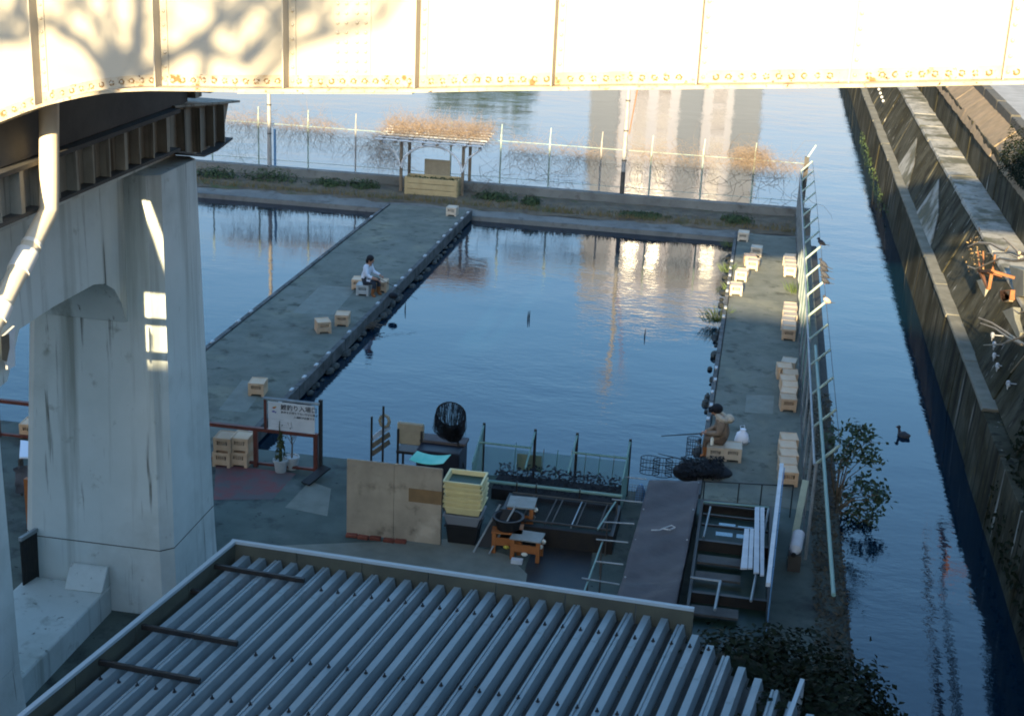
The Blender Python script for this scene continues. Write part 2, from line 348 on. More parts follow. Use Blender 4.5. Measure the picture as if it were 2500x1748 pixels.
# far bank: kerb, soil strip and low back wall
b = MB(); b.prism([(-60,49.5),(2.0,49.5),(2.0,50.5),(-60,50.5)],-.6,.17); b.add([(-60,49.5,.173),(2.0,49.5,.173),(2.0,50.5,DZ-.03),(-60,50.5,DZ-.03)],[(0,1,2,3)]); fb = tag(b.build('far_bank', MT['bank'], bev=.03), kind='structure')
b = MB(); n = 90
rows = []
for j, (yy, zz) in enumerate(((50.15,DZ-.08),(50.4,DZ+.02),(50.8,DZ+.10),(51.5,DZ+.13),(52.3,DZ+.12))):
    rows.append([(-60+62*i/n, yy+random.uniform(-.14,.14)*(j<3), zz+random.uniform(-.03,.03)) for i in range(n+1)])
vs_ = [p for r_ in rows for p in r_]
b.add(vs_, [(j*(n+1)+i, j*(n+1)+i+1, (j+1)*(n+1)+i+1, (j+1)*(n+1)+i) for j in range(4) for i in range(n)])
b.box((-60,50.3,-.6),(2.0,52.3,DZ-.08)); b.build('soil_strip', MT['soil'], fb, ang=80)
b = MB(); b.box((-60,52.3,-.6),(2.0,52.62,.78)); b.build('back_kerb', MT['bank'], fb, bev=.02)

# opposite shore (only mirrored in the water) ----------------------------------------
b = MB(); b.box((-400,142,-.6),(400,700,2.2)); tag(b.build('ground', MT['soil']), kind='structure')

# ================================================================== BRIDGE
GA, GB = Vector((-6.41,14.72,0)), Vector((2.25,14.2,0))
GU = (GB-GA).normalized(); GN = Vector((GU.y,-GU.x,0))         # GN points back at the viewer
if GN.y > 0: GN = -GN
def GP(x, y, off=0):
    d = ray(x, y); p0 = GA+GN*off; t = (p0-CAM).dot(GN)/d.dot(GN); return CAM+d*t
GTOP = 13.15
gird = thing('bridge_girder', GP(1250,200), 'cream riveted steel bridge girder in full sun across the top of the view', 'girder')
flange_px = [(-420,520),(-300,430),(-200,384),(-100,340),(0,302),(46,284),(92,266),(138,252),(183,241),(230,231),(275,224),(330,219),(388,217),(495,218),(600,220),(800,220.5),(1021,221),(1200,217),(1505,214),(1800,211),(2105,208),(2500,200),(2700,196),(3000,188)]
FB = [GP(x, y) for x, y in flange_px]
FB = [upz_-GU*d_ for upz_, d_ in ((FB[0], 34), (FB[0], 2.2))] + FB
FB[0].z = 9.3; FB[1].z = 7.9
def strip(name, pts0, pts1, thick, mat, parent, off=0, bev=0):
    b = MB(); rings = []
    for p, q in zip(pts0, pts1):
        a = p+GN*off; c = q+GN*off; rings.append([a, c, c+GN*thick, a+GN*thick])
    b.loft(rings); return b.build(name, MT[mat], parent, bev=bev)
ANG = .155
def bot_at(p):                       # flange height at a plan position
    t = (p-FB[0]).dot(GU)
    for i in range(len(FB)-1):
        a = (FB[i]-FB[0]).dot(GU); c = (FB[i+1]-FB[0]).dot(GU)
        if a <= t <= c: return FB[i].z+(FB[i+1].z-FB[i].z)*(t-a)/(c-a)
    return FB[-1].z
def upz(p, z): return Vector((p.x, p.y, z))
stx = [-520,-205,98,394,705,1024,1356,1708,2078,2451,2850]
SP = [GP(-520,150)-GU*1.4*k for k in range(22,0,-1)] + [GP(x, 150) for x in stx]
# web plates between stiffeners
for i in range(len(SP)-1):
    ts = [(SP[i]-FB[0]).dot(GU), (SP[i+1]-FB[0]).dot(GU)]
    pts = []
    for k in range(13):
        t = ts[0]+.004+(ts[1]-ts[0]-.008)*k/12; q = FB[0]+GU*t; q.z = 0; pts.append(q)
    b = MB(); rings = []
    for q in pts:
        zb = bot_at(q)+.01; rings.append([upz(q,zb)-GN*.014, upz(q,zb), upz(q,GTOP), upz(q,GTOP)-GN*.014])
    b.loft(rings); b.build('web_plate', MT['cream'], gird)
strip('bottom_flange', [p-GN*.16 for p in FB], [p-GN*.16+Vector((0,0,.035)) for p in FB], .36, 'rusty', gird)
strip('flange_angle', [p+Vector((0,0,.036)) for p in FB], [p+Vector((0,0,ANG)) for p in FB], .014, 'rusty', gird, off=.002)
strip('top_flange', [upz(p,GTOP) for p in FB], [upz(p,GTOP+.05) for p in FB], .36, 'cream', gird, off=-.16)
# a second cover strip with an upturned edge under part of the flange
i0, i1 = 16, 19
strip('cover_plate', [p-Vector((0,0,.012))-GN*.14 for p in FB[i0:i1]], [p-Vector((0,0,.001))-GN*.14 for p in FB[i0:i1]], .355, 'rusty', gird)
def rivet_mesh(ring):
    b = MB(); b.ball((0,0,0), .021, 8, 3, half=True)
    if ring:
        b.cur = 1; n = 12
        for k in range(n):
            if random.random() < .30: continue
            a, c_ = 2*math.pi*k/n, 2*math.pi*(k+1)/n; r1 = random.uniform(.027,.038)
            b.add([(.019*math.cos(a),.019*math.sin(a),.002),(r1*math.cos(a),r1*math.sin(a),.0015),(r1*math.cos(c_),r1*math.sin(c_),.0015),(.019*math.cos(c_),.019*math.sin(c_),.002)],[(0,1,2,3)])
    return b.mesh('rivet', [MT['rusty'], MT['rustring']])
MT['rustring'] = M('rust_ring', (.09,.045,.014), (.2,.115,.045), 30, .8)
rivets = [rivet_mesh(True) for k in range(8)]; rivet = rivets[0]
rivetc = MB().ball((0,0,0), .021, 8, 3, half=True).mesh('rivet', MT['cream'])
RROT = GN.to_track_quat('Z','Y').to_euler()
for i, p in enumerate(SP):           # stiffeners: an angle with one leg standing out
    zb = bot_at(p)+.04
    b = MB()
    a0 = p.copy(); a0.z = 0
    def slab(u0, u1, n0, n1, z0, z1):
        vs_ = [upz(a0+GU*u+GN*n_, z) for z in (z0, z1) for u, n_ in ((u0,n0),(u1,n0),(u1,n1),(u0,n1))]
        b.add(vs_, [(0,3,2,1),(4,5,6,7),(0,1,5,4),(1,2,6,5),(2,3,7,6),(3,0,4,7)])
    slab(-.007,.007,.001,.17,zb,GTOP)
    slab(.0075,.085,.001,.014,zb,GTOP)
    st = b.build('stiffener', MT['cream'], gird)
    z = zb+.06
    while z < GTOP-.05 and 23 < i < 32:
        inst(rivetc if z > zb+.2 else rivet, 'rivet', upz(a0+GU*.05+GN*.014, z), gird, RROT); z += .145
t = (SP[23]-FB[0]).dot(GU); tend = (SP[-1]-FB[0]).dot(GU)
while t < tend:
    q = FB[0]+GU*t; zb = bot_at(q)
    if min(abs(t-(p-FB[0]).dot(GU)) for p in SP) > .07:
        inst(random.choice(rivets), 'rivet', upz(q, zb+.092)+GN*.0165, gird, (RROT[0],RROT[1],RROT[2]))
    t += .121
for x in (825, 846, 872, 893):        # splice with four rivet columns
    p = GP(x, 150); zb = bot_at(p)+.20
    for k in range(9): inst(rivetc, 'rivet', upz(p, zb+k*.098)+GN*.009, gird, RROT)
p0, p1 = GP(815,150), GP(905,150)
b = MB(); zb = bot_at(p0)+.165
b.add([upz(p0,zb)+GN*.001, upz(p1,zb)+GN*.001, upz(p1,GTOP-.06)+GN*.001, upz(p0,GTOP-.06)+GN*.001, upz(p0,zb)+GN*.009, upz(p1,zb)+GN*.009, upz(p1,GTOP-.06)+GN*.009, upz(p0,GTOP-.06)+GN*.009], [(4,5,6,7),(0,1,5,4),(1,2,6,5),(2,3,7,6),(3,0,4,7)])
b.build('splice_plate', MT['cream'], gird)
# bridge deck behind the near girder and the girder on its far side
b = MB()
q = [upz(FB[0]-GN*.18-GU*40,10.35), upz(FB[-1]-GN*.18+GU*14,10.75), upz(FB[-1]-GN*6.4+GU*14,10.75), upz(FB[0]-GN*6.4-GU*40,10.35)]
b.add(q+[p+Vector((0,0,.4)) for p in q], [(0,1,2,3),(4,7,6,5),(0,4,5,1),(1,5,6,2),(2,6,7,3),(3,7,4,0)])
bd = tag(b.build('bridge_deck', MT['steeldark']), 'grimy underside of the bridge deck behind the sunlit girder', 'bridge deck')

# ---------------------------------------------------------------- concrete bent: two columns and a cross beam
bent = thing('bridge_pier', (-9.6,18,DZ), 'weathered concrete bridge pier with haunched cross beam and two columns', 'pier')
def column(name, x0, x1, y0, y1, z0, z1, tx0, tx1, ty0, ty1, ch=.17, parent=bent, mat='pier'):
    def ringp(a0, a1, b0, b1, z):
        return [Vector(p) for p in ((a0+ch,b0,z),(a1-ch,b0,z),(a1,b0+ch,z),(a1,b1-ch,z),(a1-ch,b1,z),(a0+ch,b1,z),(a0,b1-ch,z),(a0,b0+ch,z))]
    b = MB(); rings = []
    for k in range(5):
        f = k/4; rings.append(ringp(x0+(tx0-x0)*f, x1+(tx1-x1)*f, y0+(ty0-y0)*f, y1+(ty1-y1)*f, z0+(z1-z0)*f))
    b.loft(rings); return b.build(name, MT[mat], parent)
column('column', -11.0,-8.50,19.15,21.15, 1.5,7.42, -10.6,-8.57,19.3,20.95)
column('column_base', -11.03,-8.47,19.12,21.2, DZ-.1,1.49, -11.0,-8.50,19.15,21.15)
column('joint_line', -11.005,-8.495,19.145,21.155, 1.488,1.502, -11.005,-8.495,19.145,21.155, mat='joint')
column('column', -11.9,-9.12,13.2,15.75, 1.5,7.42, -11.5,-9.2,13.4,15.75)
column('column_base', -11.93,-9.06,13.17,15.8, DZ-.1,1.49, -11.9,-9.12,13.2,15.75)
# cross beam: side profile in (y, z), extruded in x
prof = [(15.3,7.42),(15.3,5.4),(15.72,5.45),(16.1,6.02),(17.0,6.06),(18.2,6.05),(18.55,5.97),(18.85,5.8),(19.05,5.55),(19.2,5.2),(19.4,5.2),(19.4,7.42)]
b = MB(); n = len(prof)
for x in (-10.75,-9.08): b.v += [(x,y,z) for y,z in prof]
b.f = [tuple(range(n)), tuple(range(2*n-1,n-1,-1))]+[(i, n+i, n+(i+1)%n, (i+1)%n) for i in range(n)]; b.mi=[0]*len(b.f)
b.build('cross_beam', MT['pier'], bent, ang=50)
b = MB(); b.box((-10.9,13.3,7.423),(-8.95,21.0,7.70)); b.build('bearing_ledge', MT['pier'], bent, bev=.02)
# low plinth walls at the foot of the columns
foot = thing('concrete_plinth', (-10,18,DZ), 'low concrete plinth wall running between the two pier columns', 'plinth')
b = MB(); b.box((-10.9,15.82,DZ-.05),(-9.5,19.1,.8)); b.build('wall', MT['pier'], foot, bev=.03)
b = MB(); pr = [(18.80,.803),(19.11,.803),(19.11,1.14),(19.05,1.14)]
for x in (-10.15,-9.51): b.v += [(x,y,z) for y,z in pr]
b.f = [(0,1,2,3),(7,6,5,4)]+[(i,4+i,4+(i+1)%4,(i+1)%4) for i in range(4)]; b.mi=[0]*6
b.build('sloped_block', MT['pier'], foot, bev=.02)

# ---------------------------------------------------------------- steel cap beam with stiffeners on top of the pier
cap = thing('steel_cap_beam', (-8.6,18,7.7), 'shadowed steel cap beam with vertical ribs resting on the concrete pier', 'beam')
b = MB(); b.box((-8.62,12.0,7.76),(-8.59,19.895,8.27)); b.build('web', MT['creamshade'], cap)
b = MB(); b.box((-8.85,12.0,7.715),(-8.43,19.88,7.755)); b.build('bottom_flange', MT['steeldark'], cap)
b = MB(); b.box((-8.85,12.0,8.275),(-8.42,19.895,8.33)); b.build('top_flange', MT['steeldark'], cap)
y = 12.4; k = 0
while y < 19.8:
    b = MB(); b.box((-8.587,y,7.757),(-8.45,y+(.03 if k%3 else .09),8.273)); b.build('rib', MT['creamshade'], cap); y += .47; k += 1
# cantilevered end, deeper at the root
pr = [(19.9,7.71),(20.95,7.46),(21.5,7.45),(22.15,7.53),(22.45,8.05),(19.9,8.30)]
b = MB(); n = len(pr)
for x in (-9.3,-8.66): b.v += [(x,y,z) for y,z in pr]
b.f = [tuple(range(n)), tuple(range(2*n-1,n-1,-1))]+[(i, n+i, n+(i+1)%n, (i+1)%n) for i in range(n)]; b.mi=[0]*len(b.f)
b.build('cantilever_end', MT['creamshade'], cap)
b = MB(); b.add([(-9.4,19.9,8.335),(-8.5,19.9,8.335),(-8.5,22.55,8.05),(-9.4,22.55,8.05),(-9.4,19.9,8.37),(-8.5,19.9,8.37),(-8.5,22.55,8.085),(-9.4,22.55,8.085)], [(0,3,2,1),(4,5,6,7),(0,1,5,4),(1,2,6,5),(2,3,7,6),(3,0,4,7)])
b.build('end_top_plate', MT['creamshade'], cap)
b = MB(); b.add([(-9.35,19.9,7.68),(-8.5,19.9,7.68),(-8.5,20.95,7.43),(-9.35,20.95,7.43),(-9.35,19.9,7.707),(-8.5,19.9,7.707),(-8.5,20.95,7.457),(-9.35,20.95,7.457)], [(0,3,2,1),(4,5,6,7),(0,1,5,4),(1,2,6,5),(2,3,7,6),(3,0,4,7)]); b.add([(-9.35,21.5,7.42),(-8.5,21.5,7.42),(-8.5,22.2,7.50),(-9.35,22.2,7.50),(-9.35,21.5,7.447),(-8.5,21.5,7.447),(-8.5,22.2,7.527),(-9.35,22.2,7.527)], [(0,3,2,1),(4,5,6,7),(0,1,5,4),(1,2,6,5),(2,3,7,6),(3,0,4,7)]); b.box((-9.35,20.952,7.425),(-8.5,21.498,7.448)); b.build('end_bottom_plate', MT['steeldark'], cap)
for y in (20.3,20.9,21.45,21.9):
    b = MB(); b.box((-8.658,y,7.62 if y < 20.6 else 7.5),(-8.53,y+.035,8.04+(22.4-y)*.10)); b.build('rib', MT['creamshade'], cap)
# dark upper beams carrying the deck, seen in the shade above
ub = thing('upper_cross_girder', (-9.2,17,8.33), 'dark steel cross girder in deep shade between cap beam and bridge deck', 'girder')
b = MB(); b.box((-9.6,14.95,8.333),(-8.55,20.5,9.3)); b.build('web', MT['steeldark'], ub, bev=.02)
b = MB(); b.box((-9.7,14.99,9.303),(-8.56,20.4,10.34)); b.build('upper_web', MT['steeldark'], ub)
for y in (20.0,20.6):
    b = MB(); b.box((-8.9,y+.55,8.39),(-8.45,y+.8,8.72)); b.build('bearing_block', MT['creamshade'], ub)
b = MB(); b.box((-9.9,20.503,8.73),(-8.35,21.4,8.95)); b.build('sole_plate', MT['steeldark'], ub)

for yb in (781, 863):                   # unseen brackets added to throw two shadow bars on the pier
    zc = PY(330, yb, 19.3).z + (19.3-14.6)*math.tan(SUN_EL)
    b = MB(); b.box((-9.22,14.5,zc-.035),(-8.7,14.7,zc+.035)); b.build('shadow_bracket', MT['steeldark'], bent)
# rain pipe
pp = [PX(*D(110,y), -8.3) for y in (215,330,420,470)]
pp += [PX(*D(x,y), -8.3) for x,y in ((102,488),(88,515),(50,590),(0,690),(-40,780))]
pt = thing('drain_pipe', pp[-1], 'fat cream drain pipe running down and bending left beside the pier', 'pipe')
rr = .115
b = MB(); b.tube(pp, rr, 14); b.build('pipe', MT['pipe'], pt, ang=60)
def collar(a, c_, s):
    b = MB(); b.cyl(a, c_, s, 14); b.build('collar', MT['pipecol'], pt)
d_ = (pp[7]-pp[6]).normalized()
collar(pp[6]-d_*.17, pp[6]+d_*.13, rr*1.16)
d2 = (pp[6]-pp[5]).normalized(); q = pp[5]+(pp[6]-pp[5])*.45
collar(q-d2*.02, q+d2*.03, rr*1.06)
d2 = (pp[8]-pp[7]).normalized(); collar(pp[7]-d2*.05, pp[7]+d2*.16, rr*1.16)

# ================================================================== FOREGROUND ROOF
RZ0 = 2.93
A_ = P(*D(525,1213), 3.2); B_ = P(*D(1508,1358), 3.2); C_ = P(*D(48,1603), 3.2)
E1 = (B_-A_).normalized(); E2 = (C_-A_).normalized()
roof = thing('shed_roof', upz(A_, DZ), 'blue grey folded metal shed roof with deep ribs in the foreground', 'roof')
PIT = .2235; HR = .14
def rib_mesh(length, seam):
    # profile across (u, z): pan, slope, crest, slope
    pr = [(0,0),(.045,0),(.080,HR),(.165,HR),(.195,0),(PIT-.001,0)]
    if seam: pr = [(0,0),(.045,0),(.080,HR),(.105,HR),(.112,HR-.014),(.122,HR-.014),(.128,HR+.006),(.165,HR+.004),(.195,0),(PIT-.001,0)]
    b = MB(); n = len(pr); cut = .09
    for k, s_ in enumerate((0, 1)):
        for u, z in pr:
            tt = (0 if s_ == 0 else length) + (cut*(1-z/HR)*0 if s_ == 0 else 0)
            p = E1*u + E2*tt; b.v.append((p.x, p.y, z))
    b.f = [(i, i+1, n+i+1, n+i) for i in range(n-1)] + [tuple(range(n-1,-1,-1))]; b.mi = [1 if (i == 0 or i == n-2) else 0 for i in range(n-1)]+[0]  # pan faces take a near-black material, darker than the rib crests
    return b
boltm = MB(); boltm.cyl((0,0,0),(0,0,.012),.026,8); boltm.tube([(0,0,.012),(0,0,.05)],[.014,.008],6)
bolt_me = boltm.mesh('bolt', MT['bolt'])
inner = A_ + E1*.10 + E2*.10
for i in range(38):
    u = i*PIT
    o0 = inner + E1*u
    L0 = 0.0
    if i >= 26: L0 = (i-26)*.20+.1
    b = rib_mesh(7.2-L0, i % 3 == 2)
    p = o0 + E2*L0; p.z = RZ0
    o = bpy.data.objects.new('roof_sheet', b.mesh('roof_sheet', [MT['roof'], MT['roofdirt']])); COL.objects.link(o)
    o.parent = roof; o.location = p-WL[roof]; WL[o] = p
    bb = MB()
    for tb in (.62, 2.35, 3.35, 5.0):
        if tb < L0+.05: continue
        if i < 6 and tb < 3: continue
        q = E1*.12+E2*(tb-L0+.0)
        bb.tube([(q.x,q.y,HR),(q.x,q.y,HR+.01)], .024, 8); bb.tube([(q.x,q.y,HR+.01),(q.x,q.y,HR+.045)], [.013,.008], 6)
    if bb.f:
        q_ = bb.build('roof_bolts', MT['bolt']); q_.parent = o; q_.location = (0,0,0)
# upstand panels and rims
def panel_run(p, d, ln, seg, inward, gap=.012):
    t = 0
    while t < ln-.05:
        e = min(t+seg-gap, ln); a = p+d*t; c_ = p+d*e
        b = MB(); zz = (RZ0-.5, 3.185)
        n_ = inward*.03
        b.add([upz(a,zz[0]),upz(c_,zz[0]),upz(c_+n_,zz[0]),upz(a+n_,zz[0]),upz(a,zz[1]),upz(c_,zz[1]),upz(c_+n_,zz[1]),upz(a+n_,zz[1])], [(0,3,2,1),(4,5,6,7),(0,1,5,4),(1,2,6,5),(2,3,7,6),(3,0,4,7)])
        b.build('fascia_panel', MT['fascia'], roof); t += seg
panel_run(A_, E1, 6.15, .905, E2); panel_run(A_+E2*.035, E2, 7.0, 1.2, E1)
b = MB(); b.bar(upz(A_-E1*.03,3.205)+E2*.01, upz(A_+E1*6.15,3.205)+E2*.01, .06, .04); b.build('rim', MT['rooftrim'], roof)
b = MB(); b.bar(upz(A_+E2*.045,3.206)+E1*.01, upz(A_+E2*7,3.206)+E1*.01, .06, .04); b.build('rim', MT['rooftrim'], roof)
for (x0,y0,x1,y1) in ((1720,405,2293+140,520),(1130,885,1900,1025),(790,1170,1600,1325)):
    z = RZ0+HR+.035
    p, q = P(*cc(b5,x0,y0), z), P(*cc(b5,x1,y1), z)
    b = MB(); b.bar(p, q, .045, .06); b.build('cross_bar', MT['baroil'], roof)
p, q = P(*cc(b5,1480,590), RZ0+.1), P(*cc(b5,1640,625), RZ0+.1)
b = MB(); b.bar(p, q, .06, .05); b.build('cross_bar', MT['baroil'], roof)
b = MB(); random.seed(77)
for k in range(190):
    i = random.randint(0,36); tt_ = random.uniform(.15,5.2) if i < 24 else random.uniform(.3+(i-24)*.22,5.2)
    q = inner+E1*(i*PIT+random.choice((.02,.205)))+E2*tt_; b.leaf((q.x,q.y,RZ0+.012+random.random()*.02),(random.gauss(0,.3),random.gauss(0,.3),1),random.uniform(.025,.06),random.uniform(.015,.03))
tag(b.build('fallen_leaves', M('fallen_leaf', (.09,.065,.03), (.05,.045,.025), 20, .9), roof, smooth=False), kind='stuff')
# shed below
def pc(u, t): p = A_+E1*u+E2*t; return (p.x, p.y)
b = MB(); b.prism([pc(.06,7), pc(5.9,7), pc(5.9,.06), pc(.06,.06)], DZ-.01, RZ0-.52); b.build('shed_wall', MT['fascia'], roof)
b = MB(); bar_a, bar_c = P(*cc(b8,415,1605),3.1), P(*cc(b8,520,1320),3.1)
rail2 = thing('pale_rail', bar_c, 'short pale blue rail at the ivy edge of the foreground roof', 'rail')
b.bar(bar_c, bar_a+(bar_a-bar_c)*.5, .05, .05); b.build('bar', MT['rooftrim'], rail2); b = MB(); b.cyl((bar_c.x,bar_c.y,DZ), bar_c, .03, 8); b.build('post', MT['rooftrim'], rail2)

# ================================================================== CRATES
CW, CDp, CH = .36, .44, .31
def crate_mesh(mat):
    b = MB(); t = .018; w2, d2 = CW/2, CDp/2
    b.box((-w2+.002,-d2+.002,0.05),(w2-.002,d2-.002,.078))                      # floor
    b.box((-w2,-d2,.0),(-w2+.06,d2,.05)); b.box((w2-.06,-d2,0),(w2,d2,.05))   # runners
    b.box((-w2,-d2,CH-.055),(w2,-d2+t,CH)); b.box((-w2,d2-t,CH-.055),(w2,d2,CH))
    b.box((-w2,-d2+t,CH-.055),(-w2+t,d2-t,CH)); b.box((w2-t,-d2+t,CH-.055),(w2,d2-t,CH))
    for s_ in (-1, 1):                                       # end walls: solid below, slotted above
        y0, y1 = (s_*d2-t, s_*d2) if s_ > 0 else (-d2, -d2+t)
        b.box((-w2,y0,.078),(w2,y1,.165)); b.box((-w2,y0,.25),(w2,y1,CH-.055))
        n = 5; x0 = -w2+.075; x1 = w2-.075
        b.box((-w2,y0,.165),(x0,y1,.25)); b.box((x1,y0,.165),(w2,y1,.25))
        for k in range(n-1):
            xc = x0+(x1-x0)*(k+1)/n; b.box((xc-.010,y0,.165),(xc+.010,y1,.25))
        x0_, x1_ = (s_*w2-t, s_*w2) if s_ > 0 else (-w2, -w2+t)
        b.box((x0_,-d2+t,.078),(x1_,d2-t,.165)); b.box((x0_,-d2+t,.25),(x1_,d2-t,CH-.055))
        n = 6; y0_ = -d2+.10; y1_ = d2-.10
        b.box((x0_,-d2+t,.165),(x1_,y0_,.25)); b.box((x0_,y1_,.165),(x1_,d2-t,.25))
        for k in range(n-1):
            yc = y0_+(y1_-y0_)*(k+1)/n; b.box((x0_,yc-.010,.165),(x1_,yc+.010,.25))
    # upturned bottom makes the seat: closed lid with a shallow rim
    b.box((-w2+t,-d2+t,CH-.03),(w2-t,d2-t,CH-.012))
    return b.mesh('crate', MT[mat], smooth=False)
CM = {k: crate_mesh(v) for k, v in (('p','crate'),('w','cratepale'),('g','crategrey'))}
GR = 'plastic crates used as seats'
def crate(p, label, rz=0, kind='p', z=DZ, group=GR):
    o = inst(CM[kind], 'plastic_crate', (p[0], p[1], z+.001), None, (0,0,rz))
    return tag(o, label, 'crate', group)
def base(o, x, y, dy=CDp/2):          # pixel of the front foot -> crate centre
    p = P(*cc(o, x, y)); return Vector((p.x, p.y+dy, DZ))
crate(base(c2,400,222), 'lone peach crate on the left walkway nearest the pier', .12)
crate(base(c6,596,1195), 'peach crate turned askew beside another in the middle of the left walkway', .5)
crate(base(c6,755,1138), 'peach crate near the pond edge, right one of the mid-walkway pair', .15)
crate(base(c6,1640,258), 'pale crate at the far end of the left walkway by the planter', 0, 'w')
crate(base(c6,888,848), 'orange crate behind the seated angler in white', .1)
crate(base(c6,925,893), 'grey crate under the seated angler in white', .1, 'g')
crate(base(c6,1068,866), 'orange crate in front of the knees of the angler in white', .1)
for x, y, k, l in ((2010,460,'w','far pale crate at the pond corner of the right walkway'),(2115,583,'w','pale crate in the shade beyond the sunlit patch'),
                   (2062,655,'p','peach crate half hidden behind a sunlit white one'),(2088,690,'w','sunlit white crate touching a peach one behind it'),
                   (1998,778,'w','sunlit white crate in the middle of the lit patch by the pond'),(1950,892,'w','nearest sunlit white crate at the pond edge of the right walkway')):
    crate(base(c7,x,y), l, random.uniform(-.15,.15), k)
rows = ((c8,415,742,4,'w','farthest partly sunlit row'),(c8,412,1252,6,'w','second farthest row'),(c4,1062,347,7,'p','long shaded row'),(c4,1050,942,5,'p','row nearest the white boards'))
ORD = ('nearest','second','third','fourth','fifth','sixth','seventh')
for o_, x, y, n, k, l in rows:
    p = base(o_, x, y)
    for i in range(n):
        crate((p.x+random.uniform(-.03,.03)-(.12 if (k=='p' and n==7 and i==5) else 0), p.y+i*.46, 0), '%s crate of the %s by the right fence' % (ORD[i], l), random.uniform(-.12,.12), k if random.random()<.75 else random.choice('pw'))
p = base(c4,470,742); crate((p.x,p.y,0), 'left one of two pale crates under the angler in the tan coat', .05, 'w')
p = base(c4,580,746); crate((p.x+.08,p.y,0), 'right one of two pale crates under the angler in the tan coat', .05, 'w')
for k, (x, l) in enumerate(((130,'left'),(268,'right'))):
    p = base(c2,x,790)
    for j, lv in enumerate(('lower','upper')):
        crate((p.x+.02*j,p.y,0), '%s peach crate of the %s stack behind the pier by the red rail' % (lv, l), .03*j, 'p', DZ+j*.315)

# ================================================================== RED RAIL, SIGN, POTS
pr_ = P(*cc(c2,905,838)); YR = pr_.y; XR = pr_.x
rail = thing('red_railing', (XR,YR,DZ), 'dark red pipe railing along the pond edge left of the plywood board', 'railing')
zt = 1.16
b = MB(); b.bar((-24,YR,zt),(XR,YR,zt), .09, .07); b.build('top_rail', MT['redrail'], rail)
b = MB(); b.bar((-24,YR+.02,DZ+.07),(XR,YR+.02,DZ+.07), .06, .05); b.build('bottom_rail', MT['redrail'], rail)
for x in (XR-.045, P(*cc(c2,425,765)).x, -11.9, -13.4, -14.9, -16.4, -17.9):
    b = MB(); b.box((x-.04,YR-.04,DZ),(x+.04,YR+.04,zt-.036)); b.build('post', MT['redrail'], rail)
sg = thing('entrance_sign', (XR,YR,DZ), 'white sign with black Japanese lettering above the red railing', 'sign')
b = MB(); b.box((XR+.02,YR-.03,DZ),(XR+.09,YR+.03,1.92)); b.build('post', MT['baroil'], sg)
q = PY(*cc(c2,470,262), YR-.02)
b = MB(); b.cyl((q.x,YR-.03,1.84),(XR+.05,YR-.03,1.84),.032,8); b.build('top_bar', MT['steel'], sg)
q0, q1 = PY(*cc(c2,508,308), YR-.05), PY(*cc(c2,880,320), YR-.05)
sx0, sx1, sz0, sz1 = q0.x, q1.x, 1.21, 1.795
b = MB(); b.box((sx0,YR-.065,sz0),(sx1,YR-.045,sz1)); board = b.build('sign_board', MT['whitepaint'], sg)
b = MB(); b.box((sx0-.10,YR-.04,1.2),(sx0-.05,YR+.0,1.835)); b.build('post', MT['redrail'], sg)
def text(s, x, z, size, mat, parent, y=YR-.068, al='LEFT'):
    cu = bpy.data.curves.new('lettering', 'FONT'); cu.body = s; cu.size = size; cu.align_x = al; cu.extrude = .001; cu.resolution_u = 2; cu.offset = size*.012
    o = bpy.data.objects.new('tmp', cu); COL.objects.link(o); bpy.context.view_layer.update()
    me = bpy.data.meshes.new_from_object(o.evaluated_get(bpy.context.evaluated_depsgraph_get()))
    bpy.data.objects.remove(o)
    me.materials.clear(); me.materials.append(mat)
    for v in me.vertices: v.co = Vector((v.co.x+x, y+v.co.z*-1-.001, v.co.y+z)) - WL[parent]
    t = bpy.data.objects.new('lettering', me); COL.objects.link(t); t.parent = parent; return t
W_ = sx1-sx0
text('鯉釣り入場口', sx0+W_*.27, sz1-.135, .125, MT['ink'], sg)
text('釣竿をお持ちでない方は係員まで。', sx0+W_*.28, sz1-.215, .054, MT['ink'], sg)
text('入場料が必要です。', sx0+W_*.55, sz1-.295, .054, MT['ink'], sg)
for k in range(4): text('ーーーーーーーーーー'[:7+k%3], sx0+W_*(.08+.1*(k%2)), sz1-.37-.05*k, .035, MT['inkgrey'], sg)
text('１', sx0+W_*.46, sz0+.08, .09, MT['inkgrey'], sg)
b = MB(); b.cur = 0; yy = YR-.0672                       # small coloured fish emblem
for (cx_, cz_, s_, mi) in ((sx0+W_*.13, sz1-.12, .045, 0), (sx0+W_*.15, sz1-.10, .03, 2), (sx0+W_*.11, sz1-.20, .038, 1), (sx0+W_*.155, sz1-.215, .026, 1)):
    b.cur = mi; b.add([(cx_-s_,yy-.0002*mi,cz_),(cx_,yy-.0002*mi,cz_-s_*.5),(cx_+s_*.7,yy-.0002*mi,cz_),(cx_+s_*1.1,yy-.0002*mi,cz_+s_*.5),(cx_,yy-.0002*mi,cz_+s_*.5)], [(0,1,2,3,4)])
b.build('fish_emblem', [MT['inkred'],MT['inkblue'],MT['inkyel']], sg)
b = MB(); p = P(*cc(c2,905,900)); b.bar((p.x-.18,p.y-.25,DZ+.03),(p.x+.1,p.y+.25,DZ+.22), .22, .03)
tag(b.build('leaning_board', MT['baroil'], None, (p.x,p.y,DZ)), 'dark board leaning at the foot of the sign post', 'board')
